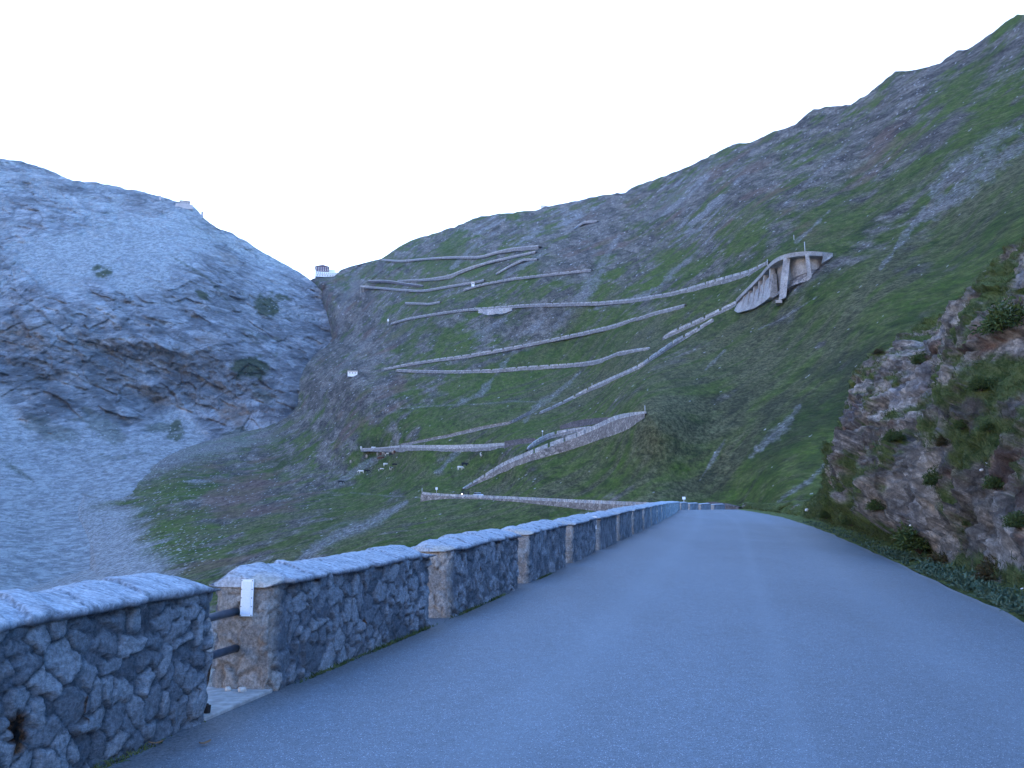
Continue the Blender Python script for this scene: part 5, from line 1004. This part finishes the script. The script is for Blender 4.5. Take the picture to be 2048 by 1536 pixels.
def verge_weeds():
    n = 9000; s = 4 + rsP.rand(n) ** 1.3 * 46; s = np.where(rsP.rand(n) < .7, 9 + rsP.rand(n) ** 1.2 * 18, s); off = RW + .05 + np.abs(rsP.normal(size=n)) * .26 ; base = road_pt(s, off, -.01); base[:, 2] += np.clip(off - RW, 0, 1) * .12
    base[:, 2] += rsP.rand(n) * .05; cl = fbm(s / .5, off / .3, 0 * s, 3, 901); k = cl > -.12; base = base[k]; n = len(base)
    d = rsP.normal(size=(n, 3)) * .7; d[:, 2] = np.abs(d[:, 2]) + .35; d /= np.linalg.norm(d, axis=1, keepdims=True)
    me = blades('weeds', base, d, rsP.uniform(.04, .13, n), rsP.uniform(.008, .022, n), M_WEED, .5)
    tag(link('weeds', me, M_WEED), 'low bluish green leafy weeds along the right edge of the asphalt', 'weeds', kind='stuff')
    n = 2600; s = np.concatenate([rsP.normal(m_, .35, n // 8) for m_ in (4.5, 5.4, 8.9, 10.3, 11.2, 13.5, 15, 19)]); n = len(s); base = road_pt(s, wall_off(s) + .03 + rsP.rand(n) * .06, -.01); d = rsP.normal(size=(n, 3)) * .5; d[:, 2] = .8; d /= np.linalg.norm(d, axis=1, keepdims=True)
    me = blades('moss', base, d, rsP.uniform(.015, .06, n), rsP.uniform(.003, .006, n), M_GR, .5); tag(link('wall_foot_grass', me, M_GR), 'short grass and moss at the foot of the stone parapet', 'grass', kind='stuff')
verge_weeds()
pv = BP - CAM; dpp = pv[..., 1] * cp + pv[..., 2] * sp; BU = 1024 + F * pv[..., 0] / dpp; BV = 768 - F * (pv[..., 2] * cp - pv[..., 1] * sp) / dpp
def bank_at(u, v):
    d = np.hypot(BU - u, BV - v); m = d < max(4, d.min() * 1.2); i = np.argmin(np.where(m, dpp, 1e9)); i, j = divmod(i, BP.shape[1]); return BP[i, j], dpp[i, j]
def shrub_mesh(seed, n=1500, red=False):
    rs = np.random.RandomState(seed); d = rs.normal(size=(n, 3)); d[:, 2] = np.abs(d[:, 2]) * .9 + .02; d /= np.linalg.norm(d, axis=1, keepdims=True); r = rs.rand(n) ** .45
    lump = 1 + .75 * fbm(d[:, 0] * 1.7, d[:, 1] * 1.7, d[:, 2] * 1.7, 3, seed, .6); base = d * (r * lump)[:, None]; dr = d + rs.normal(size=(n, 3)) * .6; dr /= np.linalg.norm(dr, axis=1, keepdims=True)
    fo = blades('foliage', base, dr, rs.uniform(.12, .26, n), rs.uniform(.018, .04, n), None, .3, rs)
    m = MB()
    for k in range(9):
        v = d[k * 7]; m.tube((0, 0, -.2), tuple(v * .8), .03, .012, n=6)
    return fo, m
SHV = []
for k in range(4):
    fo, m = shrub_mesh(30 + k, 2200); SHV.append((fo, m))
SHR = [(1838, 1078, 54, 'wide dark green bush at the foot of the cutting, left of the round one', 0), (1888, 1128, 36, 'round bush with reddish tips just above the weeds', 1), (1985, 1145, 42, 'dull brownish green bush near the lower right corner of the cutting', 1), (2020, 640, 60, 'dense dark bush at the right edge near the top of the cutting', 0),
       (1965, 770, 26, 'small bush below the pale slab near the right edge', 0), (1992, 965, 28, 'dark tuft bush beside the tan boulder at the right', 0), (1870, 960, 30, 'bush in the dark gully at mid height of the cutting', 0), (1790, 875, 22, 'small bush left of the middle of the cutting', 0), (1756, 1012, 24, 'small bush low on the cutting left of the wide bush', 0), (1700, 1045, 20, 'small green bush near the road edge in the middle distance', 0),
       (1895, 880, 24, 'bush hanging over the dark overhang in the rock', 1), (2042, 1045, 30, 'bush cut by the right edge of the picture at mid height of the cutting', 0), (1925, 850, 20, 'little bush above the overhang', 0), (1648, 1030, 15, 'tiny bush close to the road far along the cutting', 0), (1975, 855, 20, 'little bush right of the red rock', 0), (1842, 720, 22, 'bush on the shelf behind the grey outcrop', 0), (1930, 1040, 14, 'tiny tuft bush growing on the pale rubble', 0), (1755, 700, 12, 'tiny dark bush on the outcrop skyline', 1)]
for i, (u, v, r, lab, c_) in enumerate(SHR):
    p, D_ = bank_at(u, v); root = empty('shrub', p, i * 1.7); rad = r * D_ / F * .95; root.scale = (rad, rad, rad * .95)
    fo, m = SHV[i % 4]
    if i < 4: m.me = m.build('stems', M_BARK, root).data
    else: link('stems', m.me, None, root)
    f_ = link('foliage', fo, None, root)
    if not fo.materials: fo.materials.append(M_SH)
    f_.material_slots[0].link = 'OBJECT'; f_.material_slots[0].material = M_SH2 if c_ else M_SH
    root.location = Vector(p) - Vector((0, 0, rad * .35)); tag(root, lab, 'shrub', 'shrubs growing on the rocky cutting')
M_WSTONE = plain('white_quartz', (0.7, 0.7, 0.7), .8, .1, 20)
for i, (u, v, r, lab) in enumerate([(1937, 1170, 6, 'white stone among the weeds near the lower right of the cutting'), (1818, 1053, 3.5, 'small white stone in front of the wide dark bush'), (1961, 938, 5, 'white stone on the tan rock at mid height, right'), (1985, 929, 12, 'flat bright white slab of rock on the cutting near the right edge'), (1612, 1020, 6, 'pale flat stone beside the road far along the cutting'), (1790, 1078, 4, 'small white stone low on the cutting left of the wide bush'), (2038, 1185, 6, 'white stone at the right edge just above the asphalt')]):
    p, D_ = bank_at(u, v); pebble('white_stone', p - np.array([0, 0, .02]), r * D_ / F, M_WSTONE, lab, 'stone', 20 + i, 'white stones on the cutting', .5)

# ------------------------------------------------------------------ thin blue mountain air
hz = NT('mountain_air'); hz.t.nodes.remove(hz.b); pvn = hz.t.nodes.new('ShaderNodeVolumePrincipled'); pvn.inputs['Density'].default_value = 0.00005; pvn.inputs['Color'].default_value = (0.72, 0.84, 1, 1); pvn.inputs['Anisotropy'].default_value = 0.2
hz.t.links.new(pvn.outputs[0], [n for n in hz.t.nodes if n.type == 'OUTPUT_MATERIAL'][0].inputs['Volume'])
m = MB(); m.box(-2600, 1400, -400, 2600, -71.5, 900); tag(m.build('haze', hz.m), kind='stuff')
